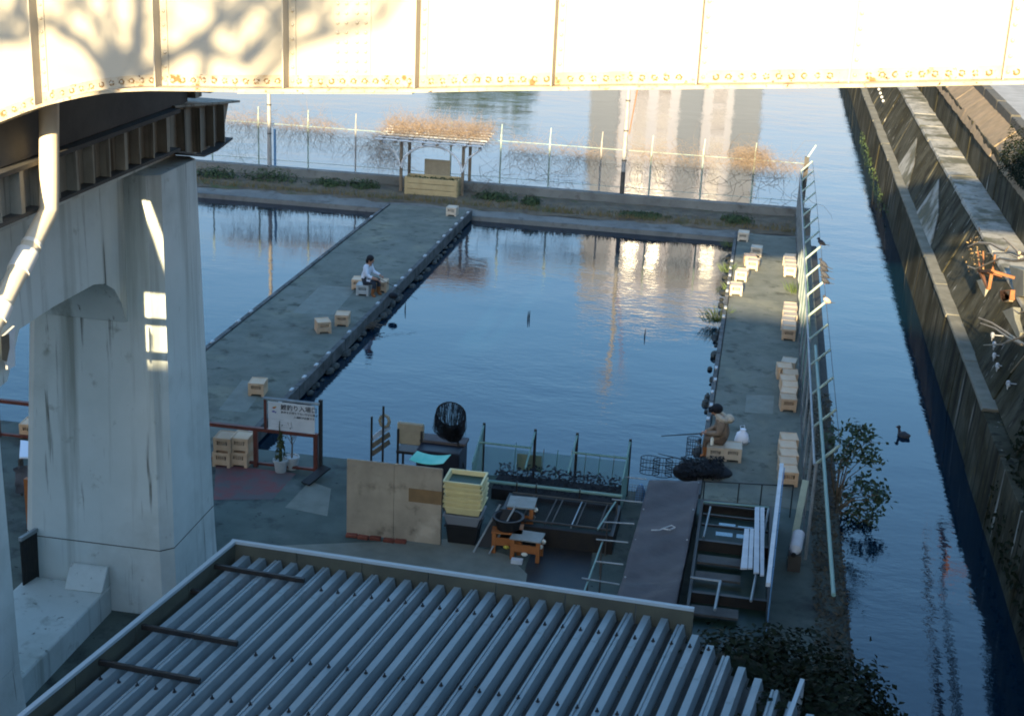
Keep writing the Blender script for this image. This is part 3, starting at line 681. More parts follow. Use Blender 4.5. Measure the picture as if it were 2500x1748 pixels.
def pot(o, x, y, label, kind):
    p = P(*cc(o,x,y)); p = Vector((p.x,p.y+.13,DZ))
    t = thing('potted_plant', p, label, 'potted plant')
    prof = [(.0,.0),(.105,.0),(.135,.22),(.155,.225),(.155,.27),(.135,.27),(.125,.24),(.0,.235)]
    b = MB(); n = 16
    b.loft([[p+Vector((r_*math.cos(2*math.pi*j/n), r_*math.sin(2*math.pi*j/n), z)) for j in range(n)] for r_, z in [(max(r_,.002),z) for r_,z in prof]]); b.build('pot', MT['terracotta'], t)
    if kind == 0:
        b = MB()
        for k in range(46):
            h = random.uniform(.24,.8); r_ = .11*(1-(h-.24)/.62)+.01
            a = random.uniform(0,6.28); b.leaf(p+Vector((r_*math.cos(a),r_*math.sin(a),h)), (math.cos(a),math.sin(a),.3), .16, .05)
        b.tube([p+Vector((0,0,.2)),p+Vector((0,0,.6)),p+Vector((.0,0,.8)),p+Vector((-.03,.02,.95)),p+Vector((-.01,0,1.08))],[.04,.03,.014,.01,.006],5); b.build('foliage', MT['plant'], t)
    else:
        b = MB(); random.seed(5)
        b.tube([p+Vector((0,0,.2)),p+Vector((.01,0,.5)),p+Vector((-.02,0,.75))],[.02,.015,.01],5)
        for k in range(7):
            a = random.uniform(0,6.28); h = random.uniform(.45,.75)
            b.tube([p+Vector((0,0,h)),p+Vector((.12*math.cos(a),.12*math.sin(a),h+.18)),p+Vector((.2*math.cos(a),.2*math.sin(a),h+.34))],[.008,.006,.003],4)
        b.build('stems', MT['twig'], t)
        b = MB()
        for k in range(26): b.leaf(p+Vector((random.gauss(0,.11),random.gauss(0,.11),random.uniform(.7,1.05))), (random.uniform(-1,1),random.uniform(-1,1),1), .07, .03)
        b.build('leaves', MT['plant'], t)
pot(c2,590,842,'left grey pot with a pointed dark cone of foliage', 0)
pot(c2,680,818,'right grey pot with a thin twiggy plant', 1)

# ================================================================== PLYWOOD SCREEN, TRAYS, STOOLS
yp = 22.78; x0 = P(*cc(c2,1130,1330)).x; x1 = P(*cc(c2,1890,1400)).x
ps = thing('plywood_screen', (x0,yp,DZ), 'large stained plywood screen standing on the deck', 'screen')
b = MB(); b.box((x0,yp,DZ+.03),(x0+(x1-x0)*.5-.002,yp+.03,1.835)); b.build('sheet', MT['ply'], ps, bev=.004)
b = MB(); b.box((x0+(x1-x0)*.5+.002,yp+.002,DZ+.02),(x1,yp+.032,1.84)); b.build('sheet', MT['ply'], ps, bev=.004)
q0, q1 = PY(*cc(c2,1632,955), yp-.01), PY(*cc(c2,1892,1090), yp-.01)
b = MB(); b.box((q0.x,yp-.014,q1.z),(q1.x,yp-.001,q0.z)); b.build('patch', MT['plypatch'], ps)
b = MB(); b.box((x1-.05,yp+.033,DZ),(x1,yp+.09,1.8)); b.build('stud', MT['wood'], ps)
b = MB(); b.bar((x1-.03,yp+.06,1.5),(x1-.03,yp+.8,DZ+.02),.05,.05); b.build('brace', MT['wood'], ps)
for i, x in enumerate((.02,.24,.46,.72,.93)):
    bx = x0+x; b = MB(); b.cb((bx+.1,yp-.07-.02*(i%2),DZ+.035+(.0)),(.2,.09,.06), .05*(-1)**i)
    tag(b.build('brick', MT['brick'], None, (bx+.1,yp-.07,DZ), bev=.005), ('first','second','third','fourth','fifth')[i]+' red brick from the left along the foot of the plywood screen', 'brick', 'bricks at the plywood screen')
TP = P(*cc(c2,2060,1405)); TP = Vector((TP.x-.02,TP.y+.22,DZ))
def tub(p, z0, z1, w0, d0, w1, d1, mat, name, label, cat, fill=None, dx=0, dy=0, group=None):
    t = thing(name, (p.x+dx,p.y+dy,z0), label, cat, group); x, y = p.x+dx, p.y+dy
    def rr_(w_, d_, z): return [Vector((x+sx*w_/2, y+sy*d_/2, z)) for sx, sy in ((-1,-1),(1,-1),(1,1),(-1,1))]
    b = MB(); b.loft([rr_(w0,d0,z0), rr_(w1,d1,z1-.03), rr_(w1+.05,d1+.05,z1-.03), rr_(w1+.05,d1+.05,z1), rr_(w1-.02,d1-.02,z1), rr_(w0-.02,d0-.02,z0+.02)])
    b.build('tub', MT[mat], t)
    if fill:
        b = MB(); q = rr_(w0+.0,d0+.0,z0+(z1-z0)*.55); b.add(q,[(0,1,2,3)]); b.build('contents', MT[fill], t)
tub(TP, DZ+.01, .72, .50,.42,.58,.50, 'trayblack', 'black_tub', 'big black tub at the bottom of the yellow tray stack', 'tub')
tub(TP, .723, .93, .54,.46,.64,.54, 'traygrey', 'grey_tub', 'grey tub between the black tub and the yellow trays', 'tub')
for i in range(6):
    tub(TP, .935+i*.095, 1.10+i*.095, .58,.48,.66,.56, 'tray', 'yellow_tray', ('lowest','second lowest','third lowest','third highest','second highest','topmost')[i]+' yellow tray of the stack beside the plywood screen', 'tray', 'algae' if i==5 else None, random.uniform(-.012,.012), random.uniform(-.015,.015), 'stacked yellow trays')
def bench(p, w_, d_, h, label, top, rz=0, bucket=False):
    t = thing('low_bench', p, label, 'bench')
    def rl(x, y): m = Matrix.Rotation(rz,3,'Z') @ Vector((x,y,0)); return Vector((p.x+m.x, p.y+m.y, 0))
    for sx in (-1,1):
        for sy in (-1,1):
            q = rl(sx*(w_/2-.05), sy*(d_/2-.05)); b = MB(); b.box((q.x-.035,q.y-.035,DZ),(q.x+.035,q.y+.035,DZ+h-.03)); b.build('leg', MT['orange'], t)
    q = rl(0,0); b = MB(); b.cb((q.x,q.y,DZ+h-.015),(w_,d_,.03),rz); b.build('top', MT[top], t, bev=.004)
    b = MB(); b.cb((q.x,q.y-d_/2+.04,DZ+h*.55),(w_-.16,.02,h*.35),rz); b.build('apron', MT['orange'], t)
    for sx, hz in ((.5,.75),(.42,.5)):
        q = rl(sx*w_, .1*w_); b = MB(); b.ball((q.x,q.y,DZ+h*hz),.045,8,5); b.build('end_knob', MT['capwhite'], t)
    q = rl(.0,-d_/2); b = MB(); b.ball((q.x,q.y,DZ+h*.35),.05,8,5,(1.2,.6,.7)); b.build('knob', MT['capyel' if bucket else 'capwhite'], t)
    return t
S1 = P(*cc(c3,430,1330)); S2 = P(*cc(c3,590,1385)); S1.y += .25; S2.y += .22
bench(S1, .55,.42,.42, 'orange wooden bench carrying a dark basin', 'orange', .1, True)
bench(S2, .56,.40,.42, 'low orange bench with a grey board top right of the basin', 'greytop', -.05)
S3 = Vector((S1.x+.12,S1.y+.75,DZ)); bench(S3, .5,.5,.62, 'taller bench with a grey blue top behind the dark basin', 'greytop', .05)
t = thing('dark_basin', (S1.x,S1.y,DZ+.42), 'round black basin on the orange bench', 'basin')
b = MB(); n = 18; b.loft([[Vector((S1.x+r_*math.cos(6.2832*j/n), S1.y+r_*math.sin(6.2832*j/n), DZ+.423+z)) for j in range(n)] for r_, z in ((.2,0),(.25,.2),(.29,.21),(.29,.235),(.24,.23),(.2,.1))]); b.build('bowl', MT['trayblack'], t)
b = MB(); p = P(*cc(c3,530,1390)); b.cb((p.x,p.y,DZ+.04),(.2,.12,.07)); tag(b.build('white_box', MT['whitewood'], None, (p.x,p.y,DZ)), 'small white box on the deck in front of the grey bench', 'box')
t = thing('hand_trolley', (S1.x-.45,S1.y,DZ), 'dark folding trolley leaning between trays and benches', 'trolley')
for dx in (0,.28):
    b = MB(); b.tube([(S1.x-.55+dx,S1.y-.3,DZ+.02),(S1.x-.2+dx,S1.y+.25,DZ+.75)],.018,8); b.build('frame_tube', MT['steel'], t)
b = MB(); b.add([(S1.x-.5,S1.y-.22,DZ+.1),(S1.x-.28,S1.y-.22,DZ+.1),(S1.x+.05,S1.y+.22,DZ+.68),(S1.x-.2,S1.y+.22,DZ+.68)],[(0,1,2,3)]); b.build('panel', MT['trayblack'], t)
# chair, fish scale rack and dark tank behind the screen
def chairy():
    p = P(*cc(c2,1650,820)); p = Vector((p.x,p.y+.05,DZ))
    t = thing('pale_chair', p, 'beige backed chair turned to the pond behind the plywood screen', 'chair')
    for sx in (-.24,.24):
        for sy in (-.22,.22):
            b = MB(); b.box((p.x+sx-.02,p.y+sy-.02,DZ),(p.x+sx+.02,p.y+sy+.02,DZ+(.95 if sy<0 else .45))); b.build('leg', MT['baroil'], t)
    b = MB(); b.box((p.x-.27,p.y-.26,DZ+.44),(p.x+.27,p.y+.26,DZ+.50)); b.build('seat', MT['baroil'], t, bev=.015)
    b = MB(); b.box((p.x-.27,p.y-.20,DZ+.62),(p.x+.27,p.y-.10,DZ+1.08)); b.build('backrest', MT['wood'] if 0 else MT['cushion'], t, bev=.03)
chairy()
p = P(*cc(c2,1400,745)); t = thing('slatted_rack', (p.x,p.y,DZ), 'small slatted rack with two posts at the pond edge', 'rack')
for sx, h in ((-.16,1.0),(.08,1.25)):
    b = MB(); b.box((p.x+sx-.018,p.y-.1,DZ),(p.x+sx+.018,p.y-.06,DZ+h)); b.build('post', MT['baroil'], t)
for k in range(3):
    b = MB(); b.bar((p.x-.15,p.y-.05,DZ+.18+k*.17),(p.x+.12,p.y+.3,DZ+.34+k*.17),.02,.11); b.build('slat', MT['wood' if k<2 else 'whitewood'], t)
b = MB(); b.tube([(p.x+.06+.1*math.cos(a_/8*6.2832),p.y+.1,DZ+.86+.13*math.sin(a_/8*6.2832)) for a_ in range(9)],.035,6,False)
tag(b.build('rope_coil', MT['cushion'], None, (p.x,p.y,DZ)), 'pale coil of rope hanging on the slatted rack', 'rope')
x0_, x1_ = P(*cc(c2,1740,830)).x, P(*cc(c2,2060,900)).x
t = thing('dark_tank', (x0_,25.6,DZ), 'big dark navy fish tank with a grey lid beside the green net', 'tank')
b = MB(); b.box((x0_,25.35,DZ),(x1_,26.1,DZ+.72)); b.build('body', M('navy_tank', (.012,.013,.022), (.02,.022,.03), 5, .5), t, bev=.02)
b = MB(); b.box((x0_-.03,25.75,DZ+.722),(x1_+.03,26.12,DZ+.78)); b.build('lid', MT['tarp'], t, bev=.01)
b = MB(); n = 10
q0 = PY(*cc(c2,1650,780), 23.05)
rings = [[Vector((q0.x+.62*i/n, 22.9, 1.845+.05*(2*i/n-1)**2)), Vector((q0.x+.07+.62*i/n, 23.2, 1.90+.05*(2*i/n-1)**2)), Vector((q0.x+.07+.62*i/n, 23.2, 1.912+.05*(2*i/n-1)**2)), Vector((q0.x+.62*i/n, 22.9, 1.857+.05*(2*i/n-1)**2))] for i in range(n+1)]
b.loft(rings); tag(b.build('turquoise_sheet', MT['turq'], None, (q0.x,22.9,1.84)), 'curled turquoise plastic sheet resting on top of the plywood screen', 'sheet')
# ================================================================== NETS
def grid_net(name, corners, nu, nv, r_, mat, parent, diag=False):
    a, b_, c_, d_ = [Vector(x) for x in corners]
    def pt(u, v): return (a*(1-u)+b_*u)*(1-v)+(d_*(1-u)+c_*u)*v
    m_ = MB()
    def line(p, q):
        m_.tube([p, q], r_, 3, False)
    if not diag:
        for i in range(nu+1): line(pt(i/nu,0), pt(i/nu,1))
        for j in range(nv+1): line(pt(0,j/nv), pt(1,j/nv))
    else:
        n = nu+nv
        for s_ in (1,-1):
            for k in range(-nv, nu+1):
                u0, v0 = k/nu, 0; u1, v1 = (k+nv)/nu, 1
                if u0 < 0: v0 = -k/nv; u0 = 0
                if u1 > 1: v1 = (nu-k)/nv; u1 = 1
                if u0 >= u1: continue
                if s_ < 0: line(pt(1-u0,v0), pt(1-u1,v1))
                else: line(pt(u0,v0), pt(u1,v1))
    return m_.build(name, MT[mat], parent, smooth=False)
pen = thing('net_pen', (-3.2,25.6,DZ), 'green netted fish pen with four tall posts at the pond edge', 'net pen')
def pe(x, y, Y): return PY(*cc(c3,x,y), Y)
YP = 25.9
posts = [(270,270),(680,320),(1015,350),(1440,400)]
tops = [pe(x,y,YP) for x,y in posts]
for tpp in tops:
    b = MB(); b.cyl((tpp.x,YP,DZ),(tpp.x,YP,tpp.z),.028,8); b.build('post', MT['baroil'], pen)
for i,(tpp) in enumerate(tops):
    b = MB(); b.bar((tpp.x,YP-.02,tpp.z-.05),(tpp.x-.02,YP-.95,DZ+.75),.03,.03); b.build('brace', MT['netgreenlt'], pen)
for i, j in ((0,1),(2,3)):
    b = MB(); z_ = DZ+.98; b.cyl((tops[i].x,YP-.45,z_),(tops[j].x,YP-.45,z_),.022,8); b.build('cross_rail', MT['fencegreen'], pen)
for i in (0,3):
    x = tops[i].x; grid_net('side_net', [(x,YP,DZ+.05),(x-.03,YP-.95,DZ+.05),(x-.03,YP-.95,DZ+.72),(x,YP,tops[i].z-.1)], 16, 20, .004, 'netgreenlt', pen, True)
for i in range(3): grid_net('back_net', [(tops[i].x,YP+.01,DZ+.05),(tops[i+1].x,YP+.01,DZ+.05),(tops[i+1].x,YP+.01,DZ+.72),(tops[i].x,YP+.01,DZ+.72)], 26, 16, .004, 'netgreen', pen, True)
q0, q1 = tops[0].x, tops[3].x
b = MB(); b.cyl((q0,YP-.98,DZ+.42),(q1,YP-.98,DZ+.42),.035,8); b.build('front_pipe', MT['netgreenlt'], pen)
for x in (.3,.43,.72):
    b = MB(); b.box((q0+(q1-q0)*x-.012,YP-1.02,DZ),(q0+(q1-q0)*x+.012,YP-.94,DZ+.47)); b.build('clamp', MT['baroil'], pen)
b = MB()
for k in range(1500): b.leaf((random.uniform(q0+.35,q1-.05), random.uniform(YP-.85,YP-.1), DZ+.05+random.random()*.45), (random.gauss(0,.4),-.4+random.gauss(0,.3),1), random.uniform(.04,.12), random.uniform(.02,.05))
b.box((q0+.35,YP-.85,DZ),(q1-.04,YP-.1,DZ+.22)); tag(b.build('heaped_netting', MT['netblack'], pen), kind='stuff')
b = MB(); b.ball((q0+.15,YP-1.25,DZ+.1),.2,10,6,(1,1,.7)); b.ball((q0-.15,YP-1.15,DZ+.1),.22,10,6,(1,1,.8)); b.ball((q0-.38,YP-1.3,DZ+.08),.17,10,6)
tag(b.build('green_net_bundle', MT['netgreen'], None, (q0,YP-1.2,DZ)), 'bundled dark green netting between the trays and the net pen', 'net')
b = MB(); p = pe(640,540,YP+.25); b.box((p.x-.25,YP+.1,p.z-.25),(p.x+.25,YP+.12,p.z+.1)); tag(b.build('pale_panel', MT['cushion'], None, (p.x,YP+.1,DZ), bev=.01), 'pale rounded panel hanging behind the net pen', 'panel')
bpy.data.objects['pale_panel'].name = 'beige_board'
for k in range(16):
    if k % 2: continue
    x = q0+.6+k*.14; b = MB(); b.bar((x,YP+.16,DZ+.0),(x+.03*(-1)**k,YP+.16,DZ+.72+random.uniform(0,.1)),.025,.012); b.build('stake', MT['wood' if k%3 else 'fencegreen'], pen)
# big landing net standing up
p = PY(*cc(c2,2040,650), 25.7); ln = thing('landing_net', (p.x,p.y,DZ), 'large black landing net propped upright beside the tank', 'landing net')
hub = PY(*cc(c2,1990,545), 25.75); topn = PY(*cc(c2,1965,268), 25.75)
lft = PY(*cc(c2,1850,400),25.75); rgt = PY(*cc(c2,2085,400),25.75); cx_, cz_ = (lft.x+rgt.x)/2, (topn.z+PY(*cc(c2,1970,500),25.75).z)/2+.06
rw_, rh_ = (rgt.x-lft.x)/2, topn.z-cz_
loop = [Vector((cx_+rw_*math.cos(a_/20*6.2832), 25.75, cz_+rh_*math.sin(a_/20*6.2832)*(1 if math.sin(a_/20*6.2832)>0 else 1.05))) for a_ in range(21)]
b = MB(); b.tube(loop,.014,6,False); b.build('hoop', MT['baroil'], ln)
b = MB(); b.tube([(p.x+.02,25.7,DZ+.1),(p.x-.06,25.74,hub.z-.1),(hub.x,25.75,hub.z)],.016,6); b.tube([(p.x+.14,25.7,DZ+.1),(hub.x+.08,25.75,hub.z)],.012,6); b.build('handle', MT['baroil'], ln)
b = MB()
for k in range(420):
    a_ = random.uniform(0,6.28); c_ = random.uniform(0,6.28); r1 = 1.0
    p1 = Vector((cx_+rw_*math.cos(a_),25.75,cz_+rh_*math.sin(a_))); p2 = Vector((hub.x+random.uniform(-.13,.13),25.75-random.uniform(.05,.22),hub.z+random.uniform(-.02,.22)))
    mid = p1*.5+p2*.5+Vector(((p1.x-cx_)*.42,-random.uniform(0,.3),-.04)); b.tube([p1,p1*.8+mid*.25-p2*.05+Vector((0,0,-.01)),mid,mid*.45+p2*.55+Vector(((p1.x-cx_)*.12,0,-.03)),p2],.0034,3,False)
b.ball((hub.x,25.66,hub.z+.06),.17,10,6,(1.1,.6,.85)); b.build('mesh_bag', MT['netblack'], ln)

# ================================================================== FISH TANKS AND FRAMES
def g3(x, y, z=DZ+.35): return P(*cc(c3,x,y), z)
tank = thing('fish_holding_tank', (-3.2,24.8,DZ), 'dark fish holding tank under metal frames in front of the net pen', 'tank')
cs = [g3(330,820),g3(1330,890),g3(1190,1120),g3(560,1065)]
xa, xb, ya, yb = cs[3].x-.35, cs[1].x+.05, cs[3].y-.05, cs[0].y-.05
b = MB(); b.box((xa,ya-.1,DZ),(xb,ya,DZ+.36)); b.box((xa,yb,DZ),(xb,yb+.08,DZ+.36)); b.box((xa-.08,ya-.1,DZ),(xa,yb+.08,DZ+.36)); b.box((xb,ya-.1,DZ),(xb+.06,yb+.08,DZ+.36)); b.build('wall', MT['baroil'], tank)
b = MB(); b.quad((xa,ya,DZ+.28),(xb,ya,DZ+.28),(xb,yb,DZ+.28),(xa,yb,DZ+.28)); b.build('tank_water', MT['tankwater'], tank)
for f in (.18,.22,.40,.46,.64,.68,.88,.92):
    xx = xa+(xb-xa)*f; b = MB(); b.bar((xx,ya,DZ+.39),(xx+.05,yb,DZ+.39),.022,.03); b.build('frame_bar', MT['steel'] if f in (.64,) else MT['steeldark'], tank)
for yy in (ya+.03,yb-.03):
    b = MB(); b.bar((xa,yy,DZ+.42),(xb,yy,DZ+.42),.025,.025); b.build('frame_bar', MT['steeldark'], tank)
grid_net('cover_net', [(xa,ya,DZ+.40),(xb,ya,DZ+.40),(xb,yb,DZ+.40),(xa,yb,DZ+.40)], 60, 34, .004, 'netblack', tank)
# tarp covered tank
TZ = 1.0
tt = [P(*cc(c3,1590,725),TZ),P(*cc(c3,2005,735),TZ),P(*cc(c3,1830,1600),TZ),P(*cc(c3,1350,1600),TZ)]
tarp = thing('tarp_covered_tank', (-1.1,23.5,DZ), 'long raised fish tank covered by a brown tarpaulin', 'tank')
tt[2] += (tt[2]-tt[1])*.25; tt[3] += (tt[3]-tt[0])*.25
b = MB(); nu, nv = 12, 44; random.seed(3)
for j in range(nv+1):
    for i in range(nu+1):
        u, v = i/nu, j/nv
        q = (tt[0]*(1-u)+tt[1]*u)*(1-v)+(tt[3]*(1-u)+tt[2]*u)*v
        sag = -.04*math.sin(math.pi*u)+.022*math.sin(v*40+u*3)*math.sin(u*5+v*9)+random.uniform(-.008,.008)+.03*math.sin((u*2.6+v*15))+.03*abs(math.sin(u*3.1+v*6))*(v>.75)
        if abs(v-.78) < .012: sag += .035
        b.v.append((q.x,q.y,q.z+sag))
b.f = [(j*(nu+1)+i,(j+1)*(nu+1)+i,(j+1)*(nu+1)+i+1,j*(nu+1)+i+1) for j in range(nv) for i in range(nu)]; b.mi=[0]*len(b.f)
o = b.build('tarpaulin', MT['tarp'], tarp, ang=60); sm = o.modifiers.new('s','SOLIDIFY'); sm.thickness=.008
b = MB(); b.prism([(tt[3].x+.03,tt[3].y),(tt[2].x-.03,tt[2].y),(tt[1].x-.03,tt[1].y-.03),(tt[0].x+.03,tt[0].y-.03)], DZ, TZ-.09); b.build('tank_body', MT['trayblack'], tarp)
for v in (.02,.24,.47,.72):
    for s_ in (0,1):
        q = tt[0]*(1-v)+tt[3]*v if s_==0 else tt[1]*(1-v)+tt[2]*v
        b = MB(); b.ball((q.x+(.04 if s_==0 else -.04),q.y,q.z+.0),.016,6,4); b.build('eyelet', MT['clip'], tarp)
q = P(*cc(c3,1680,1125),TZ+.03); b = MB(); b.tube([(q.x-.16,q.y-.05,q.z),(q.x-.02,q.y-.03,q.z+.01),(q.x+.06,q.y+.08,q.z+.01),(q.x+.17,q.y+.22,q.z+.01),(q.x+.24,q.y+.16,q.z+.01),(q.x+.16,q.y+.02,q.z+.01),(q.x+.04,q.y+.04,q.z+.01)],.012,6)
tag(b.build('twisted_rope', MT['clip'], None, (q.x,q.y,q.z)), 'white twisted rope lying on the brown tarpaulin', 'rope')
# scaffold bars left of the tarp
sc = thing('pipe_frame', (-2,22.5,DZ), 'ladder like pipe frame left of the brown tarpaulin', 'frame')
l0, l1 = P(*cc(c3,1350,690),1.25), P(*cc(c3,1080,1600),1.0)
l0.x = l1.x+.25
pth = [P(*cc(c3,x,y),1.0) for x,y in ((1320,900),(1190,1100))]; b = MB(); b.cyl(pth[0],pth[1]+(pth[1]-pth[0])*.1,.016,8); b.build('side_rail', MT['netgreenlt'], sc)
pth = [P(*cc(c3,x,y),.95) for x,y in ((1215,1220),(1075,1600))]; b = MB(); b.cyl(pth[0],pth[1]+(pth[1]-pth[0])*.4,.016,8); b.build('side_rail', MT['netgreenlt'], sc)
for (xa_,ya_,xb_,yb_) in ((1380,700,1570,720),(1290,880,1540,905),(1210,1060,1470,1075),(1165,1200,1420,1225),(1160,1375,1380,1400),(1050,1510,1350,1560)):
    a, c_ = P(*cc(c3,xa_,ya_),1.0), P(*cc(c3,xb_,yb_),1.0); b = MB(); b.cyl(a,c_,.014,8); b.build('rung', MT['steel'], sc)
    if xa_ != 1380:
        b = MB(); b.cyl((a.x+.1,a.y,DZ),(a.x+.1,a.y,.99),.014,6); b.build('leg', MT['steeldark'], sc)
q = P(*cc(c3,1430,800),.9); grid_net('wire_basket', [(q.x,q.y,.6),(q.x+.5,q.y,.6),(q.x+.5,q.y,1.0),(q.x,q.y,1.0)],10,8,.004,'steeldark',sc)
b = MB(); q = P(*cc(c3,1520,800),.7); b.tube([(q.x,q.y,DZ+.1),(q.x,q.y,DZ+.35),(q.x,q.y,DZ+.45)],[.09,.09,.03],10); tag(b.build('blue_jug', MT['bluepaint'], None, (q.x,q.y,DZ)), 'pale blue jug standing behind the pipe frame', 'jug')
# right hand frame bed with boards, panes and low water tanks
fr = thing('timber_tank_frame', (.2,24.5,DZ), 'open tank of dark timber with pale pipe edges right of the tarpaulin', 'tank')
def g4(x, y, z=.75): return P(*cc(c4,x,y), z)
FT = .75
b = MB(); b.cyl(g4(385,1065),g4(910,1110),.022,8); b.build('end_pipe', MT['netgreenlt'], fr)
b = MB(); b.cyl(g4(440,1105),g4(385,1345),.018,8); b.build('side_pipe', MT['steel'], fr)
b = MB(); b.cyl(g4(905,1120),P(*cc(b7,2075,685),FT),.022,8); b.build('side_pipe', MT['steel'], fr)
u0, u1 = P(*cc(b7,1590,495),FT), P(*cc(b7,1830,525),FT); b = MB(); b.cyl(u0,u1,.022,8); b.build('end_pipe', MT['steel'], fr)
b = MB(); b.cyl(u1,P(*cc(b7,1785,755),FT),.025,8); b.build('side_pipe', MT['steel'], fr)
xl, xr = -.42, .82
b = MB(); b.box((xl-.05,19.5,DZ),(xl,25.4,FT-.06)); b.box((xr,19.5,DZ),(xr+.05,25.4,FT-.06)); b.box((xl,25.3,DZ),(xr,25.38,FT-.06)); b.box((xl,23.6,DZ),(xr,23.68,FT-.08)); b.box((xl,21.6,DZ),(xr,21.68,FT-.1)); b.build('tank_wall', MT['baroil'], fr)
b = MB(); b.quad((xl,19.5,DZ+.12),(xr,19.5,DZ+.12),(xr,25.3,DZ+.12),(xl,25.3,DZ+.12)); b.build('tank_water', MT['tankwater'], fr)
for k, (ya_, yb_) in enumerate(((22.9,23.2),(22.3,22.55),(21.0,21.3))):
    b = MB(); b.box((xl+.02,ya_,DZ+.2),(xr-.45,yb_,DZ+.24)); b.build('plank', MT['steeldark'], fr)
for y_ in (24.9,24.45,24.0):
    b = MB(); b.bar((xl+.02,y_+.15,FT-.02),(xr-.02,y_+.15,FT-.02),.04,.04); b.build('cross_timber', MT['baroil'], fr)
for k,(xx,yy) in enumerate(((510,1230),(660,1255),(485,1300),(650,1320))):
    q = g4(xx,yy,FT-.05); b = MB(); b.box((q.x,q.y-.16,q.z-.01),(q.x+.30,q.y,q.z)); b.build('glass_pane', MT['glass'], fr)
def plank(name, pts, z, label, mat, thick=.03, grp='white boards on the tank frame'):
    b = MB(); q = [P(*cc(c4,x,y),z) for x,y in pts]
    b.add([v for v in q]+[v+Vector((0,0,thick)) for v in q],[(0,3,2,1),(4,5,6,7),(0,1,5,4),(1,2,6,5),(2,3,7,6),(3,0,4,7)])
    c_ = sum(q,Vector())/4; tag(b.build(name, MT[mat], None, c_), label, 'board', grp)
plank('white_board', ((680,1605),(735,1605),(750,1290),(712,1288)), FT+.04, 'short white board, leftmost of those on the tank frame', 'whitewood')
plank('white_board', ((740,1605),(775,1605),(787,1292),(757,1290)), FT+.04, 'short greyer board second from left on the tank frame', 'whitewood')
plank('white_board', ((785,1640),(828,1640),(832,1115),(795,1115)), FT+.08, 'long white board, third from left on the tank frame', 'whitewood')
plank('white_board', ((838,1660),(868,1660),(872,1118),(838,1118)), FT+.08, 'long cream board, rightmost of those on the tank frame', 'whitewood')
# white and blue fence edge
p0, p1 = P(*cc(c4,1010,770),1.6), P(*cc(c4,915,1605),1.6)
wf = thing('white_blue_fence', (p0.x,24,DZ), 'low white topped blue fence running towards the viewer by the boards', 'fence')
p1 = p1+(p1-p0)*.12
b = MB(); b.bar(p0,p1,.07,.07); b.build('top_rail', MT['whitewood'], wf)
nn = 7
for i in range(nn):
    a = p0+(p1-p0)*(i/nn); c_ = p0+(p1-p0)*((i+.96)/nn)
    b = MB(); b.add([upz(a,DZ)+Vector((.045,0,0)),upz(c_,DZ)+Vector((.045,0,0)),c_+Vector((.045,0,-.04)),a+Vector((.045,0,-.04)),upz(a,DZ)+Vector((.065,0,0)),upz(c_,DZ)+Vector((.065,0,0)),c_+Vector((.065,0,-.04)),a+Vector((.065,0,-.04))],[(0,1,2,3),(7,6,5,4),(0,4,5,1),(1,5,6,2),(2,6,7,3),(3,7,4,0)]); b.build('panel', MT['bluepaint'], wf)
q = P(*cc(c4,1120,1400),.8); t = thing('white_drum', (q.x,q.y,DZ), 'white plastic canister lying behind the green fence rail', 'canister')
b = MB(); b.tube([(q.x-.02,q.y-.3,.75),(q.x,q.y-.24,.8),(q.x+.05,q.y+.2,.9),(q.x+.05,q.y+.26,.9)],[.05,.11,.11,.05],12); b.build('body', MT['whitewood'], t); b = MB(); b.cyl((q.x-.03,q.y-.36,.74),(q.x-.02,q.y-.3,.75),.04,8); b.build('cap', MT['baroil'], t)
b = MB(); b.box((q.x-.1,q.y-.2,DZ),(q.x+.12,q.y+.2,.66)); b.build('stand', MT['steeldark'], t)
# dark low fence across the walkway end
lf = thing('low_wire_fence', (0,26.3,DZ), 'low dark wire fence across the near end of the right walkway', 'fence')
a, c_ = P(*cc(c4,380,900),1.0), P(*cc(c4,1110,940),1.0)
b = MB(); b.cyl(a,c_,.012,6); b.build('top_wire', MT['baroil'], lf)
for f in (.02,.4,.65,.99):
    q = a+(c_-a)*f; b = MB(); b.cyl((q.x,q.y,DZ),q,.012,6); b.build('post', MT['baroil'], lf)
# heaped dark nets and keep-net baskets at the pond corner
hp = MB(); random.seed(11)
for k in range(1400):
    q = P(*cc(c4,random.uniform(200,540),random.uniform(780,900))); u = random.random()
    hp.leaf((q.x,q.y,DZ+.02+u*.22), (random.gauss(0,.5),random.gauss(0,.5),1), random.uniform(.05,.14), .04)
q = P(*cc(c4,380,840)); hp.ball((q.x-.25,q.y,DZ),.32,12,5,(1.2,1,.6)); hp.ball((q.x+.25,q.y+.1,DZ),.3,12,5,(1.2,1,.55))
tag(hp.build('net_heap', MT['netblack'], None, (q.x,q.y,DZ)), 'heap of black netting on the pond corner near the tan-coated angler', 'net heap')
for i,(xx,yy) in enumerate(((1590,670),(1690,690),(1790,690))):
    q = P(*cc(c3,xx,yy)); r_ = .2
    t = thing('keep_net', (q.x,q.y,DZ), ('left','middle','right')[i]+' wire hooped keep net at the pond edge behind the tarpaulin', 'keep net', 'keep nets at the pond edge')
    b = MB()
    for h in (0,.16,.32): b.tube([(q.x+r_*math.cos(a_/12*6.2832),q.y+r_*.7*math.sin(a_/12*6.2832),DZ+.01+h) for a_ in range(13)],.008,5,False)
    b.build('hoop', MT['netblack'], t); b = MB()
    for a_ in range(16): b.tube([(q.x+r_*math.cos(a_/16*6.2832),q.y+r_*.7*math.sin(a_/16*6.2832),DZ+.01),(q.x+r_*math.cos(a_/16*6.2832),q.y+r_*.7*math.sin(a_/16*6.2832),DZ+.33)],.004,3,False)
    b.build('mesh', MT['netblack'], t)

